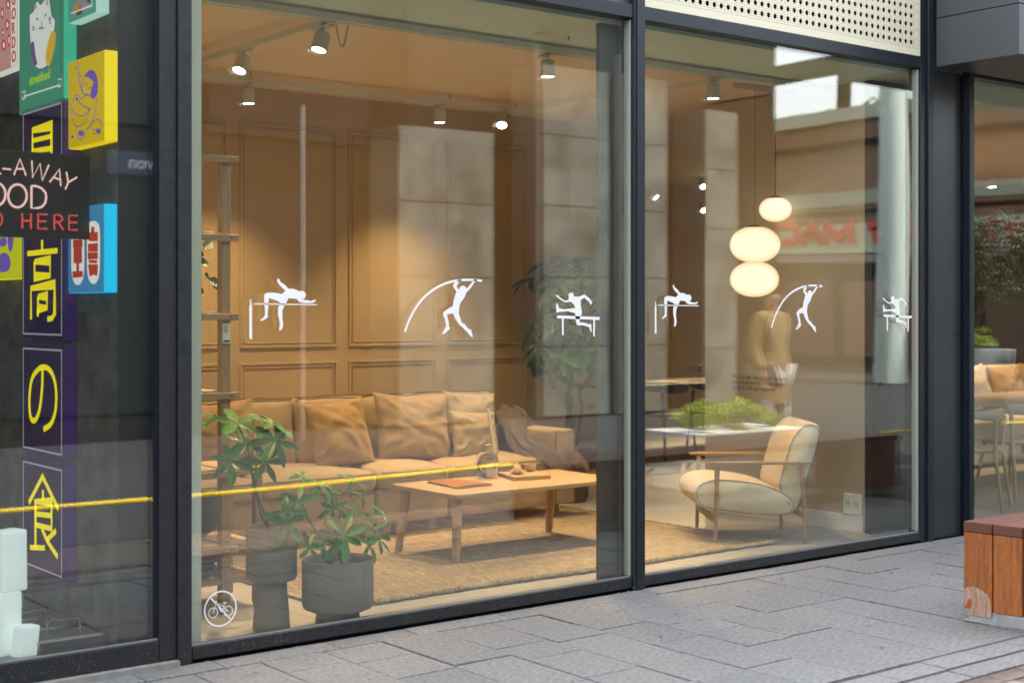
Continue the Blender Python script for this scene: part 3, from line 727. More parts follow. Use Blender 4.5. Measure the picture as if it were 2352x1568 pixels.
for i, (x0, x1, dz) in enumerate(backs):
    mbk = softbox(0, 0, 0, (x1-x0)/2, .085, .235, .06, (0, .05, .012), 16, i+9, .007)
    c = mbk.build('back_cushion', M['sofa'], sofa, smooth=True, merge=True, sharp=60)
    c.location = ((x0+x1)/2, 3.02, .66); c.rotation_euler = (R(-9), 0, 0); c.matrix_parent_inverse = pinv(sofa)
    pts = [Vector(((x1-x0)*(t-.5)*.97, -.062-.01*math.sin(PI*t), .232+.008*math.sin(PI*t)+.005*noise.noise(Vector((t*8, i, 3))))) for t in [k/24 for k in range(25)]]
    mt = MB().tube(pts, .007, 6).mesh('piping', M['piping'], True); pp = put('piping', mt); pp.parent = c
softbox(5.0, 3.17, .46, 1.68, .09, .32, .04, (0, 0, .01), 12, 4, .003).build('backrest', M['sofa'], sofa, smooth=True, merge=True, sharp=60)
arm = softbox(6.71, 2.76, .365, .095, .46, .27, .02, (.006, .004, .004), 14, 22, .004).build('armrest', M['sofa'], sofa, smooth=True, merge=True, sharp=60)
MB().tube([(6.62, 2.302, .11), (6.62, 2.298, .628), (6.80, 2.298, .628), (6.80, 2.302, .11)], .005, 6).build('piping', M['piping'], arm, smooth=True)
for x in (3.6, 4.9, 5.22, 5.60, 6.70):
    for y in (2.42, 3.1): MB().box(x-.03, x+.03, y-.03, y+.03, 0, .095).build('leg', M['oak_leg'], sofa, bevel=.004)
tagp = MB().box(6.86, 6.862, 2.335, 2.40, .30, .50).build('hanging_tag', M['tag'], arm)
MB().tube([(6.86, 2.37, .5), (6.83, 2.36, .56), (6.80, 2.38, .575)], .0015, 4).build('tag_string', M['black'], arm)

def add_pillow(label, w, h, t, c, rot, m, seed, group='throw pillows on the beige sofa'):
    me = pillow_mb(w, h, t, seed).mesh('throw_pillow', M[m], True, 70, True)
    o = put('throw_pillow', me); o.location = c; o.rotation_euler = [R(a) for a in rot]
    bpy.context.view_layer.update
    return tag(o, label, 'pillow', group)
# local x = width, y = height, z = thickness; stand it up by 90 deg about x, lean back
add_pillow('wide ochre pillow at the left end of the sofa, behind the shelf post', .66, .50, .17, (4.12, 2.70, .67), (76, -3, 6), 'pillow_gold', 1)
add_pillow('square orange ochre pillow in the middle of the sofa', .48, .48, .17, (5.03, 2.68, .665), (73, -4, 2), 'pillow_gold', 2.4)
add_pillow('large tan pillow right of the sofa middle, with creased front', .62, .50, .19, (5.66, 2.72, .675), (76, 3, -3), 'pillow_tan', 3.3)
add_pillow('sand pillow leaning behind the small one at the sofa arm', .44, .42, .15, (6.20, 2.78, .70), (76, 5, -8), 'pillow_sand', 4.1)
add_pillow('small sand pillow in front, beside the taupe throw', .40, .36, .13, (6.11, 2.60, .605), (70, 4, -4), 'pillow_sand', 5.7)
# ---- knitted throw over the arm
def throw():
    n_, m_ = 46, 30; v = []
    ctrl = [Vector((6.60, 2.98, .66)), Vector((6.58, 2.88, .76)), Vector((6.62, 2.74, .72)), Vector((6.52, 2.58, .60)), Vector((6.53, 2.46, .53)), Vector((6.60, 2.36, .50)), Vector((6.70, 2.27, .46)), Vector((6.74, 2.235, .38)), Vector((6.75, 2.225, .28))]
    cen = catmull(ctrl, 6); L_ = len(cen)
    for i in range(n_+1):
        t = i/n_*(L_-1); k = min(int(t), L_-2); c = cen[k].lerp(cen[k+1], t-k)
        for j in range(m_+1):
            u = j/m_*2-1; w = .15+.04*math.sin(i*.25)
            d = noise.noise(Vector((i*.14, u*2.2, 1))); e = noise.noise(Vector((i*.10, u*4.5, 5)))
            drop = max(0, abs(u)-.55)*.16
            ridge = .020*math.sin(u*8+i*.35+6*d)+.012*math.sin(i*.9+u*3+5*e)
            v.append((c.x+u*w+.03*e, c.y+.05*d+ridge*.7, c.z-drop+.05*d+ridge))
    mb = MB().add(v, [(i*(m_+1)+j, (i+1)*(m_+1)+j, (i+1)*(m_+1)+j+1, i*(m_+1)+j+1) for i in range(n_) for j in range(m_)])
    o = mb.build('throw_blanket', M['throw'], smooth=True, sharp=180)
    s_ = o.modifiers.new('s', 'SOLIDIFY'); s_.thickness = .014; s_.offset = 0
    s2 = o.modifiers.new('u', 'SUBSURF'); s2.levels = 1; s2.render_levels = 1
    return tag(o, 'crumpled taupe knitted throw over the sofa arm', 'throw blanket')
throw()

# ---- coffee table
ct = empty('coffee_table', (5.5, 1.46, 0), 'long pale oak coffee table on splayed tapered legs', 'table')
prof = []
def rrect(x0, x1, y0, y1, r, k=6):
    out = []
    for cx_, cy_, a0 in ((x1-r, y1-r, 0), (x0+r, y1-r, 90), (x0+r, y0+r, 180), (x1-r, y0+r, 270)):
        for i in range(k+1): a = R(a0+90*i/k); out.append((cx_+r*math.cos(a), cy_+r*math.sin(a)))
    return out
TX0, TX1, TY0, TY1 = 4.86, 6.20, 1.11, 1.80
MB().prism([(x, y, .400) for x, y in rrect(TX0, TX1, TY0, TY1, .04)], (0, 0, .026)).build('table_top', M['oak'], ct, bevel=.004)
for x, y, dx, dy in ((4.93, 1.19, -.005, .0), (6.12, 1.19, .01, 0), (4.93, 1.72, -.03, .05), (6.10, 1.72, .005, .04)):
    MB().tube([(x, y, .40), (x+dx, y+dy, 0)], .034, 20, r1=.023).build('leg', M['oak_leg'], ct, smooth=True)
# portfolio
pf = empty('leather_portfolio', (5.03, 1.33, .427), 'flat cognac leather portfolio lying at the near end of the table', 'portfolio')
P_ = [onZ(*q, .432) for q in ((980, 1106), (1065, 1103), (1131, 1112), (1052, 1121))]
mb = MB().prism([(p.x, p.y, .4275) for p in P_], (0, 0, .004)); mb.build('leather_cover', M['leather'], pf, bevel=.0015)
q = [P_[0].lerp(P_[2], .5).lerp(p, .97) for p in P_]
MB().prism([(p.x, p.y, .4320) for p in q], (0, 0, .005)).build('paper_sheets', M['paper'], pf)
n_ = 14; v = []
for i in range(n_+1):
    for j in range(n_+1):
        a = P_[0].lerp(P_[3], i/n_); b = P_[1].lerp(P_[2], i/n_); c = a.lerp(b, j/n_)
        z = .4385+.006*math.sin(PI*j/n_)+.004*noise.noise(Vector((i*.4, j*.3, 0)))
        v.append((c.x, c.y, z))
MB().add(v, [(i*(n_+1)+j, (i+1)*(n_+1)+j, (i+1)*(n_+1)+j+1, i*(n_+1)+j+1) for i in range(n_) for j in range(n_)]).build('leather_flap', M['leather'], pf, smooth=True)
# carafe vase: big bulb with a small bulb on top
cv = onZ(1119, 1096, .426); cv.z = .4275
prof = [(.0, .0), (.045, .0), (.062, .012), (.074, .05), (.078, .09), (.073, .135), (.058, .162), (.043, .170), (.045, .19), (.046, .215), (.040, .235), (.028, .247), (.017, .250)]
sc2 = .96
o = MB().lathe(cv, [(r*sc2, z*sc2) for r, z in catmull([Vector((a, b, 0)) for a, b in prof], 3) for r, z in [(r, z)]] if False else [(p.x*sc2, p.y*sc2) for p in catmull([Vector((a, b, 0)) for a, b in prof], 3)], 40, closed=False).build('glass_vase', M['vase_glass'], smooth=True, sharp=80)
tag(o, 'clear glass double bulb vase on the coffee table', 'vase')
# leaning candle
c0, c1 = onY(1131, 1004, 1.50), onY(1121, 938, 1.50)
cn = empty('taper_candle', (c0.x, c0.y, c0.z), 'unlit ivory taper candle leaning above the glass vase', 'candle')
dn = (c0-c1).normalized()
MB().tube([c1, c0+dn*.10], .0085, 14, r1=.012).build('wax', M['wax'], cn, smooth=True)
MB().tube([c1-dn*.014, c1], .0015, 5).build('wick', M['black'], cn)
# board with bottle, saucer, bowl
a, b, c, d = [onZ(*q, .435) for q in ((1143, 1090), (1180, 1101), (1266, 1096), (1225, 1082))]
bd = empty('serving_board', ((a.x+c.x)/2, (a.y+c.y)/2, .427), 'pale wooden serving board on the coffee table', 'board')
for z0, k in ((.4275, 1.0), (.4405, .985)):
    ctr = (a+b+c+d)/4; MB().prism([(ctr.x+(p.x-ctr.x)*k, ctr.y+(p.y-ctr.y)*k, z0) for p in (a, b, c, d)], (0, 0, .011)).build('board_layer', M['oak_leg'] if z0 < .43 else M['oak'], bd, bevel=.002)
s0 = onZ(1188, 1088, .452); s0.z = .4520
MB().box(26, 26.6, -34, -1, 7.0, 7.35).build('footbridge_beam', M['dark_facade'])['kind'] = 'structure'
tag(MB().lathe(s0, [(0, 0), (.026, 0), (.030, .006), (.044, .014), (.046, .024), (.042, .022), (.027, .010), (0, .008)], 32).build('saucer', M['ceramic'], smooth=True, sharp=50), 'small round pale saucer holding the teardrop bottle', 'saucer')
o = MB().lathe(s0+Vector((0, 0, .0105)), [(p.x, p.y) for p in catmull([Vector(q+(0,)) for q in ((.001, 0), (.020, 0), (.028, .012), (.028, .025), (.019, .042), (.009, .056), (.0055, .07), (.0065, .082), (.003, .082))], 3)], 28).build('bottle', M['ceramic'], smooth=True, sharp=60)
tag(o, 'small pale teardrop ceramic bottle standing on the saucer', 'bottle')
s1 = onZ(1218, 1081, .452); s1.z = .4520
o = MB().lathe(s1, [(0, 0), (.020, 0), (.034, .012), (.040, .045), (.037, .045), (.030, .014), (0, .008)], 32).build('bowl', M['ceramic'], smooth=True, sharp=50)
tag(o, 'small pale ceramic cup behind the saucer', 'cup')

# ---- shelving unit at the left: tall post, boards, lower wing
sh = empty('open_shelf', (3.2, .9, 0), 'tall brown oak open shelving unit at the left edge of the window', 'shelf')
W = 'shelf_wood'
MB().box(3.214, 3.262, .80, .85, 0.012, 2.235).build('post', M[W], sh, bevel=.002)
MB().box(3.214, 3.262, 1.22, 1.26, 0.012, 2.235).build('post', M[W], sh, bevel=.002)
for z in (2.235, 1.848, 1.458, 1.070, .682, .31):
    MB().box(2.83, 3.295, .775, .799, z-.006, z+.026).build('rail', M['shelf_board'], sh, bevel=.002)
    MB().tube([(3.255, .7735, z+.011), (3.255, .776, z+.011)], .006, 10).build('screw', M['steel'], sh)
    if z < 2.2: MB().box(2.83, 3.212, .80, 1.25, z+.012, z+.036).build('board', M['shelf_board'], sh, bevel=.002)
MB().box(3.452, 3.492, .90, .94, .012, .705).build('post', M[W], sh, bevel=.002)
MB().box(3.452, 3.492, 1.22, 1.26, .012, .705).build('post', M[W], sh, bevel=.002)
for z in (.675, .30, .135):
    MB().box(3.18, 3.52, .872, .898, z, z+.032).build('rail', M['shelf_board'], sh, bevel=.002)
    MB().box(3.266, 3.448, .90, 1.25, z+.014, z+.036).build('board', M['shelf_board'], sh, bevel=.002)
for x, y in ((3.238, .825), (3.472, .92)): MB().tube([(x, y, 0), (x, y, .012)], .02, 12).build('foot', M['black'], sh)
MB().box(3.205, 3.248, .770, .774, 1.34, 1.435).build('price_card', M['paper'], sh)
put_text('price_text', 'Bestseller\nDesign no. 1\nEiche', .011, M['black'], sh, (3.208, .7695, 1.420), (1, 0, 0)) if False else None
for i in range(5): MB().box(3.209, 3.235-.004*(i % 3), .7692, .7698, 1.425-.008*i, 1.428-.008*i).build('print_line', M['black'], sh)
MB().box(3.209, 3.243, .7692, .7698, 1.345, 1.353).build('print_line', M['black'], sh)
# things on the shelf
p = onY(472, 515, 1.0)
tag(MB().lathe((3.02, 1.0, 1.885), [(.0, 0), (.05, 0), (.085, .04), (.10, .09), (.085, .15), (.05, .185), (.0, .19)], 28).build('round_vase', M['shelf_wood'], smooth=True), 'round brown wooden vase half hidden behind the pale wall edge', 'vase')
lb = empty('table_lamp', (3.6, 2.9, 1.0), 'glowing white globe lamp seen behind the shelf at far left', 'lamp')
for zc, rr_ in ((1.77, .12), (1.53, .12)):
    MB().lathe((3.83, 2.9, zc), [(rr_*math.sin(PI*k/16), -rr_*.9*math.cos(PI*k/16)) for k in range(17)], 28, closed=False).build('lamp_globe', M['opal'], lb, smooth=True)
MB().tube([(3.83, 2.9, 1.88), (3.83, 2.9, 3.05)], .004, 6).build('cord', M['black'], lb)
pl = empty('shelf_planter', (3.05, .98, 1.494), 'small rubber plant in a grey pot on the third shelf', 'potted plant')
MB().lathe((3.06, .97, 1.494), [(.0, 0), (.045, 0), (.05, .03), (.075, .055), (.075, .165), (.067, .165), (.067, .14), (0, .14)], 28).build('pot', M['pot'], pl, smooth=True, sharp=40)
def round_leaf(Lf, Wf):
    mb = MB(); n_ = 8; v = []
    for i in range(n_+1):
        s_ = i/n_; w = Wf*math.sin(PI*min(1, s_**.85))**.8 if 0 < s_ < 1 else .001
        for j in range(5):
            u = j/4*2-1; v.append((s_*Lf, u*w, abs(u)*w*.25-.25*Lf*s_*s_))
    return mb.add(v, [(i*5+j, (i+1)*5+j, (i+1)*5+j+1, i*5+j+1) for i in range(n_) for j in range(4)]).mesh('leaf', M['leaf_dark'], True, 180)
rl = round_leaf(.075, .026)
for k, (u, v_, ang, el) in enumerate(((478, 588, 200, 10), (470, 605, 20, 10), (478, 573, 10, 40), (480, 633, 30, -10), (474, 646, 170, 0), (488, 642, -20, -20), (470, 655, 60, -30), (495, 652, 0, -20), (472, 625, 100, 0))):
    p = onY(u-10, v_, .96); o = put('leaf', rl, pl); o.location = p; o.rotation_euler = (R(60), R(-el), R(ang))
MB().tube(catmull([Vector((3.06, .97, 1.63)), Vector((3.05, .96, 1.70)), Vector((3.045, .955, 1.80))], 4), .004, 6).build('stem', M['stem'], pl, smooth=True)
bk = tag(MB().lathe((3.02, 1.02, .706+.012), [(.0, 0), (.13, 0), (.16, .06), (.165, .15), (.155, .15), (.15, .06), (.0, .02)], 32).build('woven_basket', wave_layer(mat('basket', (.23, .15, .085), .9, var=.2, vscale=20), 40, 'Z', 2, .6, .8), smooth=True), 'brown woven basket on the shelf behind the green leaves', 'basket')
tag(MB().lathe((3.16, 1.05, .337), [(.0, 0), (.07, 0), (.085, .03), (.135, .06), (.15, .10), (.15, .235), (.14, .235), (.138, .07), (.0, .06)], 36).build('grey_bowl_planter', M['pot_dark'], smooth=True, sharp=45), 'wide dark grey planter bowl on the low shelf', 'planter')
for k in range(4):
    o = softbox(3.05, 1.02, .195+k*.034, .19-.01*(k % 2), .15, .018, .018, (0, 0, .004), 10, k+30, .006).build('folded_blanket', M['throw'], smooth=True, merge=True, sharp=180)
    tag(o, ('bottom', 'second lowest', 'third', 'top')[k]+' folded grey brown blanket of the pile on the lowest shelf', 'blanket', 'pile of folded blankets')
MB().box(2.83, 3.21, .80, 1.25, .148, .172).build('board', M['shelf_board'], sh, bevel=.002)

# ---- pachira plants in clay planters
def leaflet(name, m, Lf=1.0, Wf=.17, droop=.22):
    mb = MB(); n_ = 9; v = []
    for i in range(n_+1):
        s_ = i/n_
        w = Wf*(math.sin(PI*s_**1.25)**.75 if 0 < s_ < 1 else .0) + (.012 if s_ < .12 else 0)
        for j in range(5):
            u = j/4*2-1
            v.append((s_*Lf, u*w, abs(u)*w*.28 - droop*s_*s_ + .008*math.sin(s_*40)*abs(u)))
    mb.add(v, [(i*5+j, (i+1)*5+j, (i+1)*5+j+1, i*5+j+1) for i in range(n_) for j in range(4)])
    return mb.mesh(name, m, True, 180)
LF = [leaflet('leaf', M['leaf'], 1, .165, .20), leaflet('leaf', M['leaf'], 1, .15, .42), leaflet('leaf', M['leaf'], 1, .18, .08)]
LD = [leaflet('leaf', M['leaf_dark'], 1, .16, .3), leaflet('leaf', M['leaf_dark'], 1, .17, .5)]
rl_ = random.Random(11)
def cluster(parent, c, nrm, count, Ln, meshes, start=0, spread=2*PI, jit=.12):
    nrm = Vector(nrm).normalized(); a = nrm.cross(Vector((0, 0, 1)))
    if a.length < .05: a = Vector((1, 0, 0))
    a.normalize(); b = nrm.cross(a)
    for k in range(count):
        t = start + spread*k/count + rl_.uniform(-jit, jit)
        d = (a*math.cos(t)+b*math.sin(t)).normalized()
        side = nrm.cross(d)
        s_ = Ln*rl_.uniform(.78, 1.08)
        tl = rl_.uniform(-.22, .22); n2 = (nrm+side*tl).normalized(); sd = n2.cross(d).normalized(); n2 = d.cross(sd)
        mt = Matrix((d*s_, sd*s_, n2*s_)).transposed().to_4x4(); mt.translation = Vector(c)
        o = bpy.data.objects.new('leaf', rl_.choice(meshes)); C.objects.link(o); o.parent = parent
        o.matrix_parent_inverse = pinv(parent); o.matrix_local = o.matrix_parent_inverse @ mt if False else mt
        o.matrix_parent_inverse = Matrix()
        loc = pinv(parent) @ mt; o.matrix_basis = loc
TOC = Vector((-.45, -.80, .38))
K7 = crop(450, 900, 2.24)
# first planter: cylinder on a narrower pedestal
pc = Vector((3.255, .37, 0))
p1 = empty('tall_planter', pc, 'tall grey clay planter, a wide cylinder on a pedestal, with a money tree', 'potted plant')
MB().lathe(pc, [(.0, 0), (.086, 0), (.088, .01), (.072, .222), (.070, .226), (.085, .228), (.112, .236), (.1195, .252), (.1195, .478), (.1165, .484), (.112, .478), (.110, .44), (.0, .44)], 48).build('pot', M['pot'], p1, smooth=True, sharp=40)
MB().lathe(pc+Vector((0, 0, .45)), [(.0, .006), (.11, 0)], 24, closed=False).build('soil', M['soil'], p1)
cl1 = [((290, 300), (.1, -.5, .85), 6, .125, .35), ((500, 395), (-.2, -.8, .5), 7, .125, .33), ((445, 510), TOC, 6, .115, .34), ((250, 505), TOC, 6, .105, .33), ((480, 300), (.2, -.35, .9), 5, .125, .40), ((565, 840), (-.2, -.85, .35), 5, .125, .24),
       ((180, 265), (0, -.3, .95), 5, .11, .45), ((380, 270), (0, -.2, 1), 5, .12, .50), ((330, 400), (.2, -.6, .7), 6, .11, .48)]
st = MB(); base = pc+Vector((0, 0, .44))
jA = Vector((3.235, .37, .50)); 
st.tube(catmull([base+Vector((-.01, 0, 0)), jA, onY(*K7(385, 640), .36), onY(*K7(350, 480), .38)], 4), .0075, 8, r1=.004)
st.tube(catmull([base+Vector((.015, .01, 0)), onY(*K7(420, 800), .38), onY(*K7(390, 640), .38), onY(*K7(395, 500), .37)], 4), .006, 8, r1=.0035)
hub = onY(*K7(370, 520), .37)
for (c, nr, ct_, ln, y) in cl1:
    ln *= 1.08
    P0 = onY(*K7(*c), y); cluster(p1, P0, nr, ct_, ln, LF, rl_.uniform(0, 1))
    src = hub if c[1] < 700 else base+Vector((.03, -.02, .02))
    st.tube(catmull([src, src.lerp(P0, .5)+Vector((0, 0, .01)), P0], 4), .0022, 6)
st.build('stem', M['stem'], p1, smooth=True)
# second planter: wide low drum
pd = Vector((3.53, .225, 0))
p2 = empty('wide_planter', pd, 'wide low grey clay planter with a bushy money tree in the window', 'potted plant')
MB().lathe(pd, [(.0, 0), (.105, 0), (.108, .01), (.102, .070), (.10, .074), (.125, .078), (.162, .094), (.1695, .115), (.1695, .318), (.166, .325), (.160, .318), (.158, .28), (.0, .28)], 56).build('pot', M['pot'], p2, smooth=True, sharp=40)
MB().lathe(pd+Vector((0, 0, .285)), [(.0, .006), (.157, 0)], 24, closed=False).build('soil', M['soil'], p2)
cl2 = [((735, 628), (0, -.5, .8), 6, .085, .30), ((625, 725), TOC, 5, .10, .22), ((790, 665), (.1, -.7, .6), 6, .095, .28), ((870, 912), (-.35, -.9, .25), 7, .118, .06), ((925, 605), (.2, -.5, .8), 5, .085, .30), ((1090, 800), (.3, -.6, .7), 6, .085, .25),
       ((1060, 930), (.4, -.7, .5), 6, .10, .14), ((815, 762), TOC, 6, .08, .25), ((1035, 880), TOC, 5, .09, .18), ((925, 770), (.2, -.6, .7), 5, .06, .22), ((640, 590), (0, -.3, .9), 5, .075, .32), ((820, 960), (0, -.8, .4), 5, .11, .12),
       ((750, 950), (-.3, -.7, .5), 5, .09, .20), ((960, 690), (.3, -.4, .8), 5, .085, .30), ((690, 980), (-.5, -.6, .4), 5, .08, .14), ((560, 780), TOC, 4, .085, .2), ((1010, 960), (.3, -.8, .3), 5, .09, .1)]
st = MB(); base = pd+Vector((0, 0, .28))
h1 = onY(*K7(770, 830), .24); h2 = onY(*K7(850, 800), .26); h3 = onY(*K7(640, 760), .26)
for hh, r0 in ((h1, .006), (h2, .005), (h3, .005)): st.tube(catmull([base+Vector((rl_.uniform(-.04, .04), 0, 0)), base.lerp(hh, .5), hh], 4), r0, 8, r1=.003)
for (c, nr, ct_, ln, y) in cl2:
    ln *= 1.04
    P0 = onY(*K7(*c), y); cluster(p2, P0, nr, ct_, ln, LF, rl_.uniform(0, 1))
    src = min((h1, h2, h3), key=lambda q: (q-P0).length)
    st.tube(catmull([src, src.lerp(P0, .5)+Vector((0, 0, .012)), P0], 4), .0018, 6)
st.build('stem', M['stem'], p2, smooth=True)
# tall tree in the corner
p3 = empty('corner_money_tree', (7.28, 2.85, 0), 'tall dark money tree with a braided trunk behind the sofa arm', 'potted tree')
MB().lathe((7.28, 2.95, 0), [(.0, 0), (.15, 0), (.17, .05), (.18, .32), (.165, .32), (.0, .28)], 32).build('pot', M['pot_dark'], p3, smooth=True, sharp=40)
st = MB()
for ph in (0, PI): st.tube([(7.28+.02*math.sin(z*16+ph), 2.92+.02*math.cos(z*16+ph), .26+z) for z in [k*.05 for k in range(17)]], .02, 8, r1=.014)
rt3 = random.Random(8)
for k in range(52):
    a = rt3.uniform(0, 2*PI); rr_ = rt3.uniform(.25, 1)**.6; zz = rt3.uniform(-1, 1)
    h_ = math.sqrt(max(.05, 1-zz*zz*.8)); c = Vector((7.17+.50*rr_*h_*math.cos(a), 2.72+.38*rr_*h_*math.sin(a)*.9, 1.48+.44*zz))
    out = (c-Vector((7.17, 2.78, 1.25))).normalized()
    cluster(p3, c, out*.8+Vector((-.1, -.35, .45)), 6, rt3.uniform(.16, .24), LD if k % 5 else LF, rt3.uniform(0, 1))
    st.tube(catmull([Vector((7.28, 2.92, 1.04)), Vector((7.26, 2.88, 1.2)).lerp(c, .5)+Vector((0, 0, .06)), c], 4), .0045, 5)
st.build('stem', M['bark'], p3, smooth=True)

# ---- armchair by the partition
A_, B_ = Vector((6.668, .764, 0)), Vector((7.138, .437, 0))
fw = (A_-B_).normalized(); lat = Vector((-fw.y, fw.x, 0)); lat = lat if lat.y > 0 else -lat
K8 = crop(1550, 1000, 3.222)
def on_side(u, v, off):
    """px onto the vertical plane through the chair's near side, shifted off metres inward"""
    r = ray(u, v); o0 = A_+lat*off; t = (o0-CAM).dot(lat)/r.dot(lat); return CAM+r*t
ac = empty('armchair', (6.98, .83, 0), 'beige lounge armchair with oak arms facing into the shop', 'armchair')
seat_p = catmull([on_side(*K8(*q), .04) for q in ((470, 650), (500, 590), (560, 560), (650, 545), (770, 550), (900, 565), (1030, 592), (1130, 628), (1230, 690), (1270, 760), (1230, 815), (1120, 830), (900, 818), (700, 793), (560, 775), (490, 730))], 3, True)
back_p = catmull([on_side(*K8(*q), .045) for q in ((1135, 600), (1155, 500), (1185, 390), (1230, 250), (1290, 150), (1360, 105), (1425, 112), (1458, 160), (1440, 270), (1390, 430), (1345, 560), (1310, 690), (1275, 785), (1215, 800), (1160, 700))], 3, True)
def cushion(name, prof_, wd):
    n_ = len(prof_); c0_ = sum(prof_, Vector())/n_; mb = MB(); rings = []
    for off_, k in ((.0, .0), (.0, .955), (.005, .985), (.018, 1.01), (wd-.022, 1.01), (wd-.006, .985), (wd, .94), (wd, .0)):
        rings.append([c0_+(p-c0_)*k+lat*off_ for p in prof_])
    v = [p for r_ in rings for p in r_]; f = []
    for i in range(len(rings)-1):
        for j in range(n_): f.append((i*n_+j, i*n_+(j+1) % n_, (i+1)*n_+(j+1) % n_, (i+1)*n_+j))
    mb.add(v, f); o = mb.build(name, M['chair_fab'], ac, smooth=True, sharp=70, merge=True)
    o.data.materials.append(M['chair_fab_daylit'])
    for pg in o.data.polygons:
        if abs(pg.normal.dot(lat)) > .85: pg.material_index = 1
    MB().tube(rings[1]+[rings[1][0]], .0022, 5, cap=False).build('seam', M['seam'], o)
    return o
cushion('seat', seat_p, .56); cushion('backrest', back_p, .545)
for off_ in (0, .63):
    s_ = lat*off_
    f1, f0 = on_side(*K8(648, 440), 0)+s_, on_side(*K8(632, 1058), 0)+s_
    r1_, r0_ = on_side(*K8(1315, 440), 0)+s_, on_side(*K8(1345, 1058), 0)+s_
    f0.z = 0; r0_.z = 0
    MB().tube([f1, f1.lerp(f0, .35), f0], .0175, 16, r1=.012).build('leg', M['oak_leg'], ac, smooth=True)
    MB().tube([r1_, r1_.lerp(r0_, .35), r0_], .0175, 16, r1=.012).build('leg', M['oak_leg'], ac, smooth=True)
    e0, e1 = on_side(*K8(566, 417), 0)+s_, on_side(*K8(1386, 420), 0)+s_
    zt = (e0.z+e1.z)/2+.004; e0.z = e1.z = zt
    dA = (e1-e0).normalized(); outl = [(0, .004), (.10, .028), (.4, .036), (.75, .032), (1, .014)]
    Ln = (e1-e0).length; up = [e0+dA*(t*Ln)+lat*w for t, w in outl]+[e0+dA*(t*Ln)-lat*w for t, w in reversed(outl)]
    MB().prism([(q.x, q.y, zt-.012) for q in up], (0, 0, .018)).build('armrest', M['oak'], ac, bevel=.005)
for q in (K8(640, 870), K8(1330, 830)):
    a = on_side(*q, 0); MB().beam(a, a+lat*.63, .02, .04).build('cross_rail', M['oak_leg'], ac, bevel=.004)
a = on_side(*K8(1203, 722), .036); b = on_side(*K8(1220, 745), .036)
MB().beam(a, b, .008, .003).build('label_tab', M['black'], ac)

# ---- ceiling tracks and spot heads
tr = empty('light_track', (5.3, 1.6, 3.0), 'rectangular white lighting track hung under the ceiling', 'light track')
def trk(a, b): return MB().beam(a, b, .034, .036).build('rail', M['track'], tr, bevel=.003)
trk((2.80, .785, 3.012), (5.28, .785, 3.012)); trk((5.281, .785, 3.012), (8.60, .785, 3.012)) ; trk((2.80, .735, 3.012), (8.3, .735, 3.012))
trk((3.80, .804, 2.993), (3.80, 2.72, 2.993)); trk((2.8, 2.75, 2.997), (6.72, 2.75, 2.997)); trk((6.74, .804, 2.993), (6.74, 2.75, 2.993))
for x, y in ((3.3, .785), (4.4, 2.75), (6.0, 2.75), (6.6, 2.75), (5.9, .785)): MB().tube([(x, y, 3.01), (x, y, 3.06)], .005, 6).build('hanger', M['steel'], tr)
head_pos = []
def head(pos, aim, label, energy=1.0, cone=None, first=[None]):
    """a spot head: adapter bar, stub, cylinder, glowing mouth and its lamp; copied from the first one"""
    if first[0] is None:
        e = empty('spot_light_head', (0, 0, 0), '', 'spotlight')
        MB().beam((-.085, 0, .0), (.085, 0, .0), .03, .014).build('adapter', M['lamp_white'], e, bevel=.002)
        MB().tube([(0, 0, -.005), (0, 0, -.03)], .007, 10).build('stub', M['lamp_white'], e)
        hb = MB().lathe((0, 0, -.125), [(.036, 0), (.0405, 0), (.0415, .006), (.0415, .085), (.034, .098), (.0, .10)], 32, closed=False).build('housing', M['lamp_white'], e, smooth=True, sharp=40)
        MB().lathe((0, 0, -.1235), [(0, .0), (.037, .0)], 28, closed=False).build('lamp_mouth', M['lamp_on'], hb)
        ld = bpy.data.lights.new('spot_lamp', 'SPOT'); ld.energy = SPOT_W; ld.color = (1.0, .68, .36); ld.spot_size = R(92); ld.spot_blend = .75; ld.shadow_soft_size = .035
        lo = bpy.data.objects.new('spot_lamp', ld); C.objects.link(lo); lo.parent = hb; lo.location = (0, 0, -.132)
        first[0] = e; o = e
    else: o = copy_tree(first[0])
    o.location = pos; o['label'] = label; o['group'] = 'track spotlights on the shop ceiling'
    if abs(pos[0]-3.8) < .03 or abs(pos[0]-6.74) < .03: o.rotation_euler = (0, 0, PI/2)
    hb = [c for c in o.children if c.name.startswith('housing')][0]
    ax, ay = aim
    if o.rotation_euler.z: ax, ay = ay, -ax      # aim is given in the room's axes
    hb.matrix_parent_inverse = Matrix(); hb.rotation_euler = (R(-ay), R(ax), 0)
    hb.matrix_basis = Matrix.Translation((0, 0, -.03)) @ Matrix.Rotation(R(-ay), 4, 'X') @ Matrix.Rotation(R(ax), 4, 'Y') @ Matrix.Translation((0, 0, .03))
    if energy != 1 or cone:
        for c in hb.children:
            if c.type == 'LIGHT': c.data = c.data.copy(); c.data.energy = SPOT_W*energy; c.data.spot_size = R(cone or 92)
    return o
p = onX(560, 112, 3.8); head((3.80, p.y, 2.968), (25, 12), 'white track spotlight tilted left, left one on the short side rail', 2.2, 70)
p = onX(742, 62, 3.8); head((3.80, p.y, 2.968), (18, 4), 'white track spotlight beside the looped cable near the window', 1.5, 66)
p = onY(571, 205, 2.75); head((p.x, 2.75, 2.972), (0, 0), 'leftmost white spotlight on the rear ceiling rail', 1.25, 90)
p = onY(1010, 248, 2.75); head((p.x, 2.75, 2.972), (0, 0), 'middle white spotlight on the rear ceiling rail', 1.25, 90)
p = onY(1153, 264, 2.75); head((p.x, 2.75, 2.972), (26, 28), 'white spotlight twisted forward at the right of the rear rail', 2.0, 66)
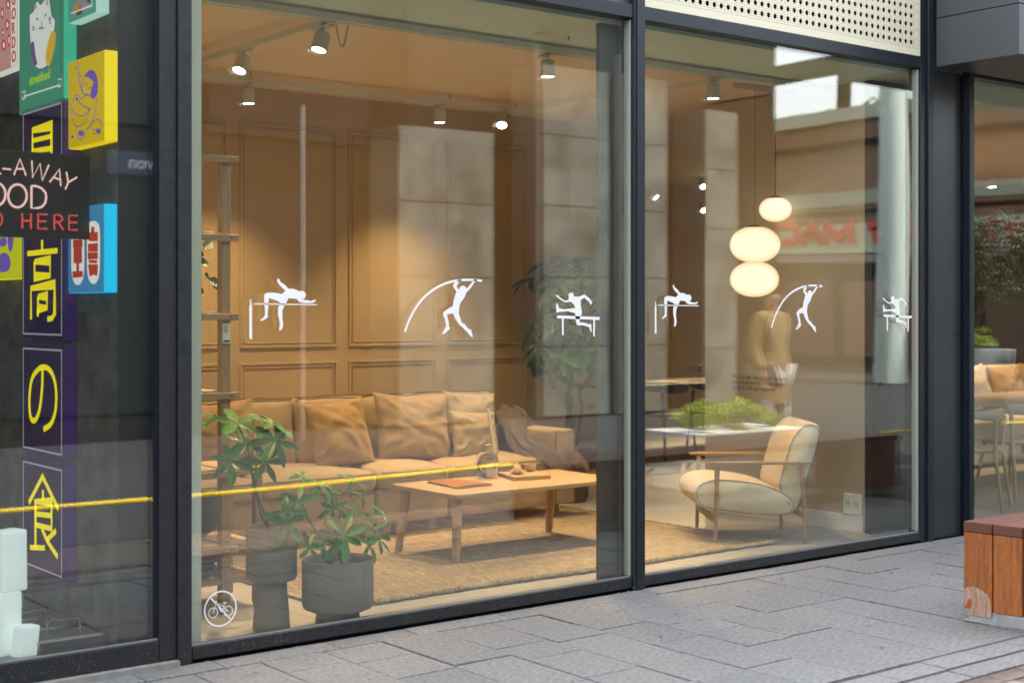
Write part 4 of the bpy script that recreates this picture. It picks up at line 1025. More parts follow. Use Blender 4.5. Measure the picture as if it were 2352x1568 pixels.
p = onY(1258, 120, .785); head((p.x, .785, 2.985), (0, 0), 'white spotlight on the front rail of the left pane', 2.0, 58)
p = onY(1638, 184, .785); head((p.x, .785, 2.985), (0, 0), 'white spotlight on the front rail in the second pane', 1.6, 54)
head((6.74, 1.9, 2.968), (10, 0), 'white spotlight on the right short side rail, over the table end', 1.6, 70)
# heads in the room beyond
for k, ((u, v_), y) in enumerate((((1495, 450), 6.2), ((1611, 425), 6.2), ((1613, 480), 6.6), ((2278, 420), 2.6))):
    p = onY(u, v_, y); head((p.x, p.y, p.z+.08), ((-22, 15, 18)[k] if k < 3 else 0, 36 if k < 3 else 5), ('tiny lit spotlight low in the room beyond, left of the partition', 'upper tiny spotlight beside the partition edge', 'lower tiny spotlight beside the partition edge', 'small lit downlight seen through the right window')[k], 2.2)
# bracket and looped cables
br = empty('cable_bracket', (5.7, .55, 3.03), 'pale metal cable bracket on the ceiling above the front spotlight', 'bracket')
a, b = onY(1232, 78, .55), onY(1322, 56, .30)
MB().beam(a, b, .045, .012).beam(a+Vector((0, 0, .018)), b+Vector((0, 0, .018)), .008, .03).build('perforated_bar', M['track'], br, bevel=.001)
MB().tube([onY(1304, 72, .5), onY(1307, 92, .5)], .006, 8).build('clamp', M['steel'], br)
def cable(label, pts, y, r=.0045, m='cord'):
    P_ = catmull([onY(u, v_, y+dy) for u, v_, dy in pts], 6); o = MB().tube(P_, r, 7).build('power_cable', M[m], smooth=True); return tag(o, label, 'cable')
cable('pale power cable looping down beside the second left spotlight', [(768, 36, 0), (772, 60, 0), (779, 95, 0), (786, 108, .01), (792, 98, .01), (798, 65, .0), (803, 40, 0)], .80)
cable('pale cable hanging in a narrow double loop above the pendants', [(1768, 212, 0), (1772, 240, 0), (1751, 268, .02), (1744, 300, .02), (1758, 318, 0), (1776, 318, -.02), (1782, 300, -.02), (1774, 270, 0), (1764, 240, 0), (1768, 215, 0)], 1.0, .004)
cable('thin pale cable hanging in a wide loop above the pendants', [(1716, 235, 0), (1716, 290, 0), (1722, 318, 0), (1738, 328, 0), (1752, 310, 0), (1745, 270, 0), (1752, 235, 0)], 1.1, .002)
cable('thin pale cable hanging in a wide loop right of the pendant cord', [(1770, 225, 0), (1763, 280, 0), (1776, 312, 0), (1800, 318, 0), (1818, 300, 0), (1822, 250, 0), (1805, 226, 0)], 1.1, .002)
tag(MB().box(7.2, 7.75, 1.10, 1.13, 3.02, 3.05).build('ceiling_rose', M['track']), 'white bar on the ceiling from which the pendants hang', 'ceiling rose')

# ---- pendants
def globe(c, rx, rz, flat=.0, n_=24): return MB().lathe(c, [(max(.0001, rx*math.sin(PI*k/n_)**.92), -rz*math.cos(PI*k/n_)) for k in range(n_+1)], 44, closed=False)
c = onY(1781, 481, 1.14)
pe = empty('small_pendant', (c.x, c.y, c.z), 'small single opal globe pendant hanging on a dark cord', 'pendant lamp', 'opal pendant lamps')
globe(c, .115, .088).build('shade', M['opal'], pe, smooth=True, sharp=180)
MB().lathe(c+Vector((0, 0, .066)), [(.066, 0), (.055, .014), (.03, .026), (.006, .036)], 28).build('cap', M['brass'], pe, smooth=True)
MB().tube([c+Vector((0, 0, .095)), (c.x, c.y, 3.06)], .003, 6).build('cord', M['black'], pe)
c2 = onY(1734, 562, 1.0); c3 = onY(1733, 641, 1.0)
pe2 = empty('double_pendant', (c2.x, c2.y, c2.z), 'large pendant of two stacked glowing opal globes', 'pendant lamp', 'opal pendant lamps')
globe(c2, .171, .126).build('shade', M['opal'], pe2, smooth=True, sharp=180); globe(c3, .166, .122).build('shade', M['opal'], pe2, smooth=True, sharp=180)
MB().lathe(c2+Vector((0, 0, .100)), [(.090, 0), (.07, .016), (.035, .03), (.008, .036)], 28).build('cap', M['brass'], pe2, smooth=True)
MB().tube([c2+Vector((0, 0, .13)), (c2.x, c2.y, 3.06)], .0016, 6).build('cord', M['brass'], pe2)

# ---- dining corner beyond the partition
DM = mat('dark_dining_wood', (.05, .045, .035), .5)
def dining_table(x0, x1, y0, y1, label, m, h=.74):
    t = empty('dining_table', ((x0+x1)/2, (y0+y1)/2, 0), label, 'table')
    MB().box(x0, x1, y0, y1, h-.03, h).build('table_top', m, t, bevel=.006)
    for x in (x0+.08, x1-.08):
        for y in (y0+.08, y1-.08): MB().tube([(x, y, h-.03), (x, y, 0)], .028, 10, r1=.02).build('leg', DM, t, smooth=True)
    return t
dining_table(9.6, 12.4, 4.9, 5.8, 'long dark dining table set with glasses in the room beyond', DM)
def dchair(m):
    t = empty('dining_chair', (0, 0, 0), '', 'chair')
    MB().lathe((0, 0, .44), [(0, 0), (.21, 0), (.225, .012), (.22, .028), (0, .024)], 28).build('seat', m, t, smooth=True, sharp=45)
    for sx, sy in ((-1, -1), (1, -1), (-1, 1), (1, 1)):
        if sy < 0: MB().tube([(sx*.15, sy*.14, .44), (sx*.20, sy*.20, 0)], .017, 10, r1=.012).build('leg', m, t, smooth=True)
        else: MB().tube([(sx*.22, .20, .70), (sx*.19, .19, .44), (sx*.22, .25, 0)], .017, 10, r1=.013).build('leg', m, t, smooth=True)
    pts = [Vector((.26*math.sin(a), .24*math.cos(a)-.02, .72)) for a in [R(-95+190*k/14) for k in range(15)]]
    mb = MB(); n_ = len(pts); v = []
    for i, q in enumerate(pts):
        k = math.sin(PI*i/(n_-1)); o_ = Vector((q.x, q.y+.02, 0)).normalized()
        hh = .016+.032*k
        for dz, dr in ((-hh, 0), (-hh*.6, .011), (hh*.6, .011), (hh, 0), (hh*.6, -.011), (-hh*.6, -.011)): v.append(q+o_*dr+Vector((0, 0, dz)))
    mb.add(v, [(i*6+j, i*6+(j+1) % 6, (i+1)*6+(j+1) % 6, (i+1)*6+j) for i in range(n_-1) for j in range(6)]+[tuple(range(6)), tuple(range((n_-1)*6, n_*6))])
    mb.build('back_rail', m, t, smooth=True, sharp=60)
    return t
dk = dchair(DM)
for k, (x, y, a, lb_) in enumerate(((10.1, 4.75, 180, 'dark dining chair nearest the partition edge'), (10.75, 4.7, 180, 'second dark dining chair at the long table'), (11.4, 4.75, 175, 'third dark dining chair at the long table'), (10.4, 5.95, 0, 'dark dining chair on the far side of the long table'))):
    o = dk if k == 0 else copy_tree(dk); o.location = (x, y, 0); o.rotation_euler = (0, 0, R(a)); o['label'] = lb_; o['group'] = 'dark chairs round the dining table'
gm = M['vase_glass']
wg = MB().lathe((0, 0, 0), [(.03, 0), (.004, .006), (.003, .08), (.03, .11), (.034, .15), (.028, .19)], 20, closed=False).mesh('wine_glass', gm, True, 60)
for k, (u, w_) in enumerate(((1590, 5.2), (1602, 5.3), (1612, 5.15))):
    p = onY(u, 870, w_); o = put('wine_glass', wg); o.location = (p.x, w_, .74); o['label'] = ('left', 'middle', 'right')[k]+' clear stem glass on the far dining table'; o['category'] = 'glass'; o['group'] = 'stem glasses on the dining table'
for k, u in enumerate((1500, 1530)):
    p = onY(u, 880, 5.2); o = tag(MB().lathe((p.x, 5.2, .74), [(0, 0), (.08, 0), (.12, .012), (.11, .014), (0, .008)], 28).build('dinner_plate', M['ceramic'], smooth=True), ('left', 'right')[k]+' pale plate on the far dining table', 'plate', 'plates on the dining table')
# right window: pale table, two curved chairs, bench with cushions
OW = mat('light_ash', (.48, .38, .25), .5, var=.1, vscale=8, stretch=(10, 10, 1))
lc = dchair(OW); lc.location = (9.42, .72, 0); lc.rotation_euler = (0, 0, R(205)); lc['label'] = 'pale ash chair with a curved back rail, left one in the right window'; lc['group'] = 'ash chairs in the right window'
l2 = copy_tree(lc); l2.location = (10.25, .92, 0); l2.rotation_euler = (0, 0, R(170)); l2['label'] = 'pale ash chair with a curved back rail, beside the window edge at right'
l3 = copy_tree(lc); l3.location = (11.1, .9, 0); l3.rotation_euler = (0, 0, R(185)); l3['label'] = 'pale ash chair farthest right behind the right window'
tt = dining_table(9.75, 12.6, 1.25, 2.1, 'pale oak dining table in the right window', M['oak'], .73)
bs = empty('upholstered_bench', (11.9, 2.7, 0), 'cream upholstered wall bench behind the pale dining table', 'bench')
softbox(11.9, 2.62, .36, 1.9, .3, .1, .05, (0, 0, .02), 10, 3).build('seat', M['sand_cushion'], bs, smooth=True, merge=True, sharp=60)
softbox(11.9, 2.95, .68, 1.9, .08, .25, .05, (0, .02, 0), 10, 5).build('backrest', M['sand_cushion'], bs, smooth=True, merge=True, sharp=60)
for x in (10.2, 13.5): MB().box(x-.03, x+.03, 2.55, 2.85, 0, .27).build('leg', DM, bs)
for k, (x, m_, s_) in enumerate(((12.35, 'sand_cushion', .5), (12.95, 'pillow_gold', .5), (13.5, 'pillow_tan', .48))):
    o = add_pillow(('cream pillow on the wall bench in the right window', 'golden pillow on the wall bench at the right photo edge', 'tan pillow farther along the wall bench')[k], s_, s_, .16, (x, 2.68, .70), (74, 8*(k-1), -6), m_, k+8, 'pillows on the wall bench')

# ================================================================== THE TAKE-AWAY SHOP AT THE LEFT
struct(MB().box(2.387, 2.598, .108, 4.0, 0, 3.04).build('newsprint_wall', M['news']))
struct(MB().box(2.392, 2.598, .098, .1075, 0, 3.04).build('dark_wall_end', M['column_clad']))
struct(MB().box(-6, 2.386, 3.0, 3.1, 0, 3.04).build('takeaway_back_wall', M['news']))
struct(MB().box(-6, 2.598, .1, 4, 3.045, 3.10).build('takeaway_ceiling', M['black']))
struct(MB().box(-6, 2.386, .125, 3.0, -.025, .0).build('takeaway_floor', M['dark_facade']))
KA = crop(0, 0, 1.844); KC = crop(0, 800, 1.808); KD = crop(0, 0, 4.237); KE = crop(150, 510, 7.469)
XF = 2.326
def glow(name, col, s): 
    return mat(name, [c*.5 for c in col], .45, emit=col, estr=s*SIGN_G)
def light_box(label, y0, y1, z0, z1, face, side, xf=XF, gl=.45, gs=.6):
    o = empty('light_box_sign', (2.386, (y0+y1)/2, z0), label, 'sign', 'lit box signs on the newsprint wall')
    MB().box(xf+.003, 2.386, y0, y1, z0, z1).build('sign_box', glow('box_side', side, gs), o, bevel=.004)
    MB().box(xf, xf+.0025, y0+.002, y1-.002, z0+.002, z1-.002).build('sign_face', glow('box_face', face, gl), o)
    return o
def sx(k, u, v, d=.0012): p = onX(*k(u, v), XF-d); return Vector((XF-d, p.y, p.z))
def stroke(o, k, pts, w, m, d=.0006, name='character_stroke', close=False, curve=0):
    P_ = [sx(k, *q, d) for q in pts]
    if curve: P_ = catmull(P_, curve, close)
    return MB().ribbon(P_, w, (-.001, 0, 0), close).build(name, m, o)
def blob(o, k, pts, m, d=.0006, name='printed_shape', curve=4):
    P_ = [sx(k, *q, d) for q in pts]
    if curve: P_ = catmull(P_, curve, True)
    return MB().prism(P_, (-.0008, 0, 0)).build(name, m, o)
YEL = glow('yellow_print', (.85, .72, .0), .75); PUR = (.035, .018, .075); PURS = (.045, .015, .13)
WL = glow('pale_outline', (.42, .38, .55), .45)
def purple(label, y0, y1, z0, z1):
    o = light_box(label, y0, y1, z0, z1, PUR, PURS, gl=.25, gs=.35)
    e = .022; c = [Vector((XF-.0008, y0+e, z0+e)), Vector((XF-.0008, y1-e, z0+e)), Vector((XF-.0008, y1-e, z1-e)), Vector((XF-.0008, y0+e, z1-e))]
    MB().ribbon(c, .008, (-.001, 0, 0), True).build('outline', WL, o); return o
W_ = .027
o = purple('purple box sign with a yellow Japanese character, highest of the column', .555, 1.085, 1.93, 2.44)
stroke(o, KA, [(147, 690), (147, 588), (232, 566), (232, 690)], W_, YEL); stroke(o, KA, [(147, 634), (232, 614)], W_*.8, YEL); stroke(o, KA, [(147, 682), (232, 668)], W_*.9, YEL)
o = purple('purple box sign with the yellow character for tall, second of the column', .555, 1.085, 1.37, 1.89)
for s_ in ([(190, 1080), (190, 1128)], [(124, 1142), (259, 1128)], [(156, 1178), (226, 1172), (226, 1240), (156, 1246), (156, 1178)], [(140, 1438), (140, 1298), (246, 1280), (246, 1412), (235, 1432), (214, 1436)], [(172, 1335), (212, 1332), (212, 1384), (172, 1390), (172, 1335)], [(172, 1388), (170, 1424)]):
    stroke(o, KA, s_, W_*.92, YEL)
o = purple('purple box sign with the yellow curled character no, third of the column', .555, 1.085, .84, 1.345)
stroke(o, KC, [(188, 180), (187, 250), (180, 330), (168, 385), (150, 410), (134, 388), (130, 310), (140, 230), (163, 190), (190, 173), (222, 188), (243, 240), (249, 310), (243, 375), (224, 425), (193, 447)], W_*.95, YEL, curve=3)
o = purple('purple box sign with the yellow character for food, lowest of the column', .555, 1.085, .30, .815)
for s_ in ([(128, 772), (188, 655), (258, 800)], [(190, 715), (190, 762)], [(157, 975), (157, 766), (228, 766), (228, 885), (157, 868)], [(157, 820), (228, 828)], [(133, 968), (198, 970)], [(185, 885), (212, 945), (255, 1010)], [(247, 895), (208, 935)]):
    stroke(o, KC, s_, W_*.9, YEL)
# green cat sign
GR = (.055, .33, .20)
o = light_box('green box sign with a white cat and yellow green lettering', .555, 1.12, 2.42, 3.02, GR, (.03, .42, .26), gl=.5, gs=.8)
WH = glow('white_print', (.72, .74, .70), .7); DP = mat('purple_print', (.05, .03, .10), .6, emit=(.05, .03, .1), estr=.3)
cat = [(305, 150), (345, 112), (378, 10), (420, 45), (465, -5), (510, -25), (540, 150), (578, 210), (570, 300), (565, 420), (545, 560), (500, 680), (420, 725), (360, 690), (325, 560), (305, 380), (300, 230)]
blob(o, KD, cat, DP, .0004); cc = (430, 350)
blob(o, KD, [(cc[0]+(u-cc[0])*.93, cc[1]+(v-cc[1])*.965) for u, v in cat], WH, .0014)
blob(o, KD, [(480, 640), (475, 560), (510, 400), (540, 325), (570, 340), (570, 440), (540, 590), (505, 690)], glow('gold_print', (.75, .45, .01), .6), .0024)
blob(o, KD, [(320, 460), (350, 440), (365, 560), (385, 660), (355, 670), (325, 560)], DP, .0024)
PK = glow('pink_print', (.75, .40, .50), .5)
for q in ((370, 70), (488, 30)): blob(o, KD, [(q[0]-12, q[1]+25), (q[0], q[1]-30), (q[0]+16, q[1]+15)], PK, .0024)
for s_ in ([(375, 205), (388, 195), (400, 210)], [(458, 180), (468, 160), (485, 148)], [(430, 225), (434, 250), (430, 275)], [(405, 290), (416, 303), (432, 280), (440, 300), (455, 290)], [(505, 190), (528, 184)], [(505, 212), (528, 210)], [(510, 240), (528, 240)], [(336, 282), (360, 285)], [(336, 310), (360, 308)]):
    stroke(o, KD, s_, .006, DP, .0026, 'face_line')
stroke(o, KD, [(250, 1000), (610, 885)], .006, WH, .0010, 'print_line')
for q in ((245, 1000), (620, 870)):
    stroke(o, KD, [(q[0]-20, q[1]-40), (q[0]+15, q[1]-55), (q[0]+15, q[1]+20), (q[0]-12, q[1]+30), (q[0]-12, q[1]-5)], .004, WH, .001, 'print_line')
p = sx(KD, 305, 885)
put_text('sign_text', 'streetfood', .062, glow('lime_print', (.35, .62, .02), .6), o, (XF-.002, p.y, p.z), (0, -1, 0), bold=.001)
p = sx(KD, 285, 8)
# red and white sign at the left edge
o = light_box('red and white box sign with lettering down its edge, top left', 1.15, 1.55, 2.66, 3.02, (.62, .30, .26), (.8, .78, .74), gl=.6, gs=.7)
RD = glow('red_print', (.62, .06, .03), .6); MB().box(XF-.0006, XF, 1.152, 1.235, 2.662, 3.018).build('white_strip', WH, o)
for i, ch in enumerate('GORDO'):
    put_text('sign_text', ch, .075, RD, o, (XF-.002, 1.222, 2.955-i*.068), (0, -1, 0), bold=.002)
for k, (u, v, a, b) in enumerate(((85, 50, 22, 50), (25, 140, 18, 60), (75, 260, 22, 60), (95, 420, 15, 70), (40, 470, 25, 60), (30, 340, 14, 40))):
    blob(o, KD, [(u+a*math.cos(t), v+b*math.sin(t)) for t in [i*PI/5 for i in range(10)]], RD, .0012)
    blob(o, KD, [(u+a*.45*math.cos(t), v+b*.5*math.sin(t)) for t in [i*PI/4 for i in range(8)]], WH, .0022)
# yellow noodle sign
o = light_box('bright yellow box sign with a purple drawing of a woman eating noodles', .10, .50, 2.205, 2.585, (.72, .50, .0), (.80, .62, .0), gl=.55, gs=.85)
PU = mat('violet_print', (.06, .035, .17), .6, emit=(.06, .035, .17), estr=.3)
blob(o, KD, [(875, 790), (930, 728), (985, 750), (1012, 850), (1010, 960), (985, 1010), (960, 1022), (938, 990), (945, 930), (965, 860), (940, 820), (905, 800)], PU)
for s_, w in (([(800, 650), (835, 800)], .003), ([(778, 690), (825, 820)], .003), ([(865, 800), (862, 860), (850, 930), (870, 975), (940, 990)], .003), ([(740, 1050), (735, 1130), (760, 1250), (800, 1310), (880, 1270), (930, 1140)], .003),
              ([(735, 1120), (800, 1195), (880, 1190), (940, 1120)], .003), ([(1000, 1020), (985, 1180), (940, 1290), (900, 1340)], .003), ([(760, 1060), (770, 1000), (810, 985), (845, 1020), (900, 975), (950, 1010)], .003),
              ([(800, 1320), (800, 1400), (830, 1445), (870, 1420), (890, 1340)], .003), ([(950, 1300), (975, 1255), (1015, 1235), (1055, 1280), (1045, 1330), (1000, 1340), (955, 1335), (950, 1300)], .003), ([(825, 830), (835, 900), (850, 960)], .005),
              ([(790, 1010), (820, 1060), (870, 1100), (930, 1130)], .004), ([(885, 870), (900, 880), (912, 870)], .003), ([(920, 910), (935, 915), (948, 900)], .003)):
    stroke(o, KD, s_, w*1.2, PU, .0008, 'drawn_line', curve=3)
for c_, r_ in (((840, 1380), 30), ((1018, 1360), 26), ((752, 1415), 14), ((975, 1382), 9), ((795, 1025), 14)):
    blob(o, KD, [(c_[0]+r_*math.cos(t), c_[1]+r_*math.sin(t)) for t in [i*PI/4 for i in range(8)]], PU, .001)
# top teal sign with coloured figures
o = light_box('pale teal box sign with coloured figures at the top of the pane', .19, .50, 2.755, 3.02, (.10, .38, .33), (.42, .70, .60), gl=.5, gs=.7)
for pts, cl_ in ((((740, 140), (780, 40), (800, 90), (780, 165)), (.55, .33, .12)), (((780, 80), (810, 10), (850, 40), (850, 90), (800, 100)), (.6, .22, .10)), (((850, 120), (860, 20), (905, 20), (895, 110)), (.45, .25, .42)), (((790, 110), (850, 90), (850, 150), (790, 165)), (.10, .10, .03)), (((890, 10), (940, -10), (940, 40), (905, 30)), (.08, .10, .05))):
    blob(o, KD, pts, glow('figure_print', cl_, .5), .001, curve=0)
stroke(o, KD, [(735, 145), (950, 60), (950, -20)], .004, WH, .0012, 'print_line')
# blue sign with two red characters on white lozenges
o = light_box('sky blue box sign with red characters on white lozenges', .105, .50, 1.575, 1.945, (.045, .25, .50), (.0, .46, .74), gl=.55, gs=.9)
for cx_, z0_, z1_ in ((300, 330, 1390), (585, 215, 1370)):
    def loz(k): return [(cx_-125*k, z0_+160), (cx_-80*k, z0_+40), (cx_, z0_+(1-k)*40), (cx_+80*k, z0_+40), (cx_+125*k, z0_+160), (cx_+130*k, (z0_+z1_)/2), (cx_+115*k, z1_-180), (cx_+55*k, z1_-30), (cx_, z1_-(1-k)*40), (cx_-55*k, z1_-30), (cx_-115*k, z1_-180), (cx_-130*k, (z0_+z1_)/2)]
    blob(o, KE, loz(1.0), mat('maroon_print', (.12, .02, .02), .6), .0004); blob(o, KE, loz(.93), WH, .0013)
RB = glow('red_ink', (.50, .045, .015), .55)
for pts in (((200, 1140), (390, 1130), (390, 1240), (210, 1260)), ((275, 980), (325, 980), (322, 1150), (275, 1150)), ((220, 880), (375, 870), (380, 985), (225, 990)), ((215, 560), (385, 560), (385, 700), (215, 700)), ((225, 700), (370, 690), (375, 880), (225, 880)),
            ((545, 330), (600, 330), (605, 430), (540, 430)), ((505, 430), (665, 420), (665, 590), (510, 590)), ((485, 640), (665, 620), (665, 780), (490, 780)), ((480, 790), (668, 790), (665, 910), (485, 925)), ((500, 930), (650, 930), (650, 990), (505, 990)), ((488, 1010), (668, 1010), (655, 1220), (590, 1200), (515, 1235))):
    blob(o, KE, pts, RB, .0023, curve=0)
# lime sign at the left edge, partly behind the neon board
o = light_box('lime yellow box sign with a purple bowl, left edge behind the neon board', 1.09, 1.55, 1.65, 2.02, (.62, .62, .0), (.78, .75, .0), gl=.6, gs=.8)
for pts in (((0, 1150), (30, 1140), (48, 1175), (40, 1215), (15, 1225), (0, 1218)), ((0, 1075), (25, 1070), (30, 1100), (5, 1110)), ((35, 1070), (60, 1070), (55, 1120), (42, 1130))):
    blob(o, KA, pts, PU, .001)
# neon board
nb_ = empty('neon_board', (1.9, .25, 1.8), 'black board with take away food neon lettering hung in the left window', 'neon sign')
MB().box(1.35, 2.321, .245, .255, 1.80, 2.155).build('board', mat('black_board', (.012, .014, .012), .35), nb_, bevel=.002)
KN = crop(0, 350, 6.271)
def nz_(u, v): p = onY(*KN(u, v), .232); return Vector((p.x, .232, p.z))
NW = emis('neon_white', (1.0, .62, .58), .17); NR = emis('neon_red', (.80, .10, .09), .14)
def neon(pts, m, r=.0036, cv_=0, close=False):
    P_ = [nz_(*q) for q in pts]
    if cv_: P_ = catmull(P_, cv_, close)
    if close: P_.append(P_[0])
    for q in P_: pass
    MB().tube(P_, r, 8).build('neon_tube', m, nb_, smooth=True)
for s_ in ([(40, 388), (165, 400)], [(215, 485), (305, 240), (400, 495)], [(250, 392), (360, 392)], [(488, 265), (500, 525), (615, 310), (648, 570), (750, 330)], [(762, 595), (912, 395), (932, 655)], [(820, 520), (915, 555)], [(1018, 440), (1045, 600), (1002, 705)], [(1045, 600), (1180, 520)], [(-60, 460), (15, 466)]):
    neon(s_, NW)
def oval(cx_, cz_, a, b): return [(cx_+a*math.cos(t), cz_+b*math.sin(t)) for t in [i*PI/8 for i in range(16)]]
neon(oval(268, 805, 142, 175), NW, .0046, 3, True); neon(oval(-58, 780, 142, 175), NW, .0046, 3, True)
neon([(482, 655), (560, 655), (640, 690), (700, 760), (708, 830), (695, 910), (640, 975), (580, 992), (482, 992), (482, 655)], NW, .0046)
neon(oval(-38, 1165, 72, 105), NR, .0036, 3, True)
for s_ in ([(340, 1070), (342, 1305)], [(474, 1075), (474, 1310)], [(342, 1185), (474, 1185)], [(725, 1090), (583, 1085), (583, 1305), (725, 1308)], [(583, 1192), (712, 1196)], [(832, 1325), (832, 1095), (900, 1095), (950, 1125), (955, 1165), (930, 1200), (832, 1205)], [(890, 1205), (970, 1325)], [(1190, 1108), (1058, 1105), (1058, 1325), (1190, 1325)], [(1058, 1210), (1180, 1212)]):
    neon(s_, NR, .0042)
for x in (1.45, 2.2): MB().tube([(x, .25, 2.155), (x, .25, 3.04)], .001, 4).build('hanging_wire', M['black'], nb_)
# counter with steel food trays and white foam cups
ctr = empty('serving_counter', (1.9, .7, 0), 'low steel serving counter in the take away window', 'counter')
MB().box(0, 2.384, .13, 1.5, .0, .085).build('counter_top', M['steel_dark'], ctr, bevel=.003)
tray_me = None
for k, (cx_, cy_) in enumerate(((2.22, .27), (2.16, .50), (2.10, .73), (2.22, .96))):
    t = empty('food_tray', (cx_, cy_, .086), ('nearest', 'second', 'third', 'farthest')[k]+' steel food tray with a wire handled lid on the counter', 'food tray', 'steel food trays on the counter')
    mb = MB(); w, d_ = .15, .10
    for z0, z1, k0 in ((0.001, .05, .9), (.05, .054, 1.0)): mb.prism([(cx_+a*w*k0, cy_+b*d_*k0, .086+z0) for a, b in ((-1, -1), (1, -1), (1, 1), (-1, 1))], (0, 0, z1-z0))
    mb.build('tray', M['steel'], t, bevel=.004)
    MB().prism([(cx_+a*w*.94, cy_+b*d_*.94, .1405) for a, b in ((-1, -1), (1, -1), (1, 1), (-1, 1))], (0, 0, .006)).build('lid', M['steel_dark'], t, bevel=.003)
    MB().tube([(cx_-.07, cy_, .147), (cx_-.07, cy_, .193), (cx_-.06, cy_, .203), (cx_+.06, cy_, .203), (cx_+.07, cy_, .193), (cx_+.07, cy_, .147)], .0042, 7).build('handle', M['steel'], t, smooth=True)
def foam_block(x, y, z, hx, h, label, tilt=0):
    o = softbox(0, 0, 0, hx, hx*.8, h/2, .007, (.002, .002, .001), 8, x*9, .0008).build('foam_container', M['foam'], smooth=True, merge=True, sharp=180)
    o.location = (x, y, z+h/2); o.rotation_euler = (0, tilt, .3)
    tag(o, label, 'container', 'white foam containers in the take away window')
a = onY(12, 1480, .30)
foam_block(a.x, .30, .086, .052, .255, 'tall white foam container at the photo left edge, lower one of the stack')
foam_block(a.x+.012, .30, .345, .060, .25, 'wide white foam container on top of the stack at the left edge')
c = onY(58, 1510, .20); foam_block(c.x, .20, .086, .042, .13, 'short white foam container right of the tall stack', .12)

# ================================================================== STREET FURNITURE
bn = empty('wooden_bench', (6.0, -1.8, 0), 'reddish brown hardwood plank bench on the pavement at right', 'bench')
BX0, BX1, BY0 = 5.99, 9.75, -1.53
edge = Vector((.05, -.28, 0)).normalized(); PW = .150
for i in range(3):
    y0 = BY0-i*PW; y1 = y0-PW+.006
    xa = BX0+edge.x/abs(edge.y)*(BY0-y0) if False else BX0+.018*i; xb = xa+.018
    MB().prism([(xa, y0, .430), (xb, y1, .430), (BX1, y1, .430), (BX1, y0, .430)], (0, 0, .05)).build('top_plank', M['iroko_top'], bn, bevel=.004)
    MB().prism([(xa+.003, y0-.001, .058), (xb+.003, y1+.001, .058), (xb+.028, y1+.001, .058), (xa+.028, y0-.001, .058)], (0, 0, .370)).build('end_board', M['iroko'], bn, bevel=.0025)
for k in range(5):
    x0 = BX0+.035+k*.13; 
    for yy in (BY0-.022, BY0-3*PW+.008): MB().box(x0, x0+.124, yy, yy+.018, .058, .428).build('side_board', M['iroko'], bn, bevel=.0025)
for k in range(4):
    x0 = 9.2+k*.13
    for yy in (BY0-.022, BY0-3*PW+.008): MB().box(x0, x0+.124, yy, yy+.018, .058, .428).build('side_board', M['iroko'], bn, bevel=.0025)
for k in range(3): MB().box(9.178, 9.198, BY0-(k+1)*PW+.004, BY0-k*PW-.002, .058, .428).build('end_board', M['iroko'], bn, bevel=.0025)
for x0, x1 in ((BX0+.035, BX0+.68), (9.22, 9.7)):
    MB().box(x0, x1, BY0-3*PW+.03, BY0-.03, .0, .056).build('plinth', M['zinc'], bn, bevel=.002)
MB().prism([(BX0+.012, BY0-.02, .0), (BX0+.012+.07, BY0-3*PW+.02, .0), (BX0+.2, BY0-3*PW+.02, 0), (BX0+.2, BY0-.02, 0)], (0, 0, .0565)).build('plinth', M['zinc'], bn, bevel=.002)
MB().prism([(BX0-.004, BY0-.004, .0), (BX0+.07, BY0-3*PW+.01, .0), (BX0+.2, BY0-3*PW+.01, 0), (BX0+.2, BY0-.004, 0)], (0, 0, .006)).build('plinth_lip', M['zinc'], bn)
# pale residue of an old sticker on the first end board
K4 = crop(2300, 1150, 3.035)
def eb(u, v):
    r = ray(*K4(u, v)); nrm_ = Vector((-.144, -.018, 0)); nrm_ = Vector((.144, .018, 0)).normalized(); o0 = Vector((BX0+.0025, BY0, .2))
    t = (o0-CAM).dot(nrm_)/r.dot(nrm_); return CAM+r*t
rs = random.Random(2)
sp = [(162, 868), (190, 856), (225, 852), (262, 862), (300, 885), (335, 915), (355, 955), (364, 1010), (366, 1082), (300, 1075), (230, 1064), (175, 1057), (200, 1030), (222, 985), (218, 942), (196, 946), (176, 985), (163, 1020)]
MB().prism([eb(*q) for q in sp], (-.0008, 0, 0)).build('sticker_residue', M['stain'], bn)

# boxwood trough, potted olive, rope, passer-by: they stand beside the camera and show in the glass
def scatter_leaves(c, rad, n_, size, seed, m, lobes=0, flat=False):
    r_ = random.Random(seed); mb = MB(); L_ = []
    for k in range(lobes): 
        a = r_.uniform(0, 2*PI); q = r_.uniform(.3, .85); L_.append((Vector((math.cos(a)*q*rad[0], math.sin(a)*q*rad[1], r_.uniform(-.6, .8)*rad[2])), r_.uniform(.3, .5)))
    for i in range(n_):
        if L_: cc_, rf = r_.choice(L_)
        else: cc_, rf = Vector(), 1
        d = Vector((r_.gauss(0, 1), r_.gauss(0, 1), r_.gauss(0, 1))).normalized()*(r_.random()**.35)
        p = Vector(c)+cc_+Vector((d.x*rad[0], d.y*rad[1], d.z*rad[2]))*rf
        a = Vector((r_.gauss(0, 1), r_.gauss(0, 1), r_.gauss(0, 1))).normalized(); b = a.cross(Vector((r_.gauss(0, 1), r_.gauss(0, 1), r_.gauss(0, 1)))).normalized()
        s_ = size*r_.uniform(.6, 1.3); mb.add([p-a*s_, p+b*s_*.45, p+a*s_, p-b*s_*.45], [(0, 1, 2, 3)])
    return mb
pb = empty('white_trough', (8.7, -2.5, 0), 'white rectangular trough planted with low boxwood, seen mirrored in the glass', 'planter')
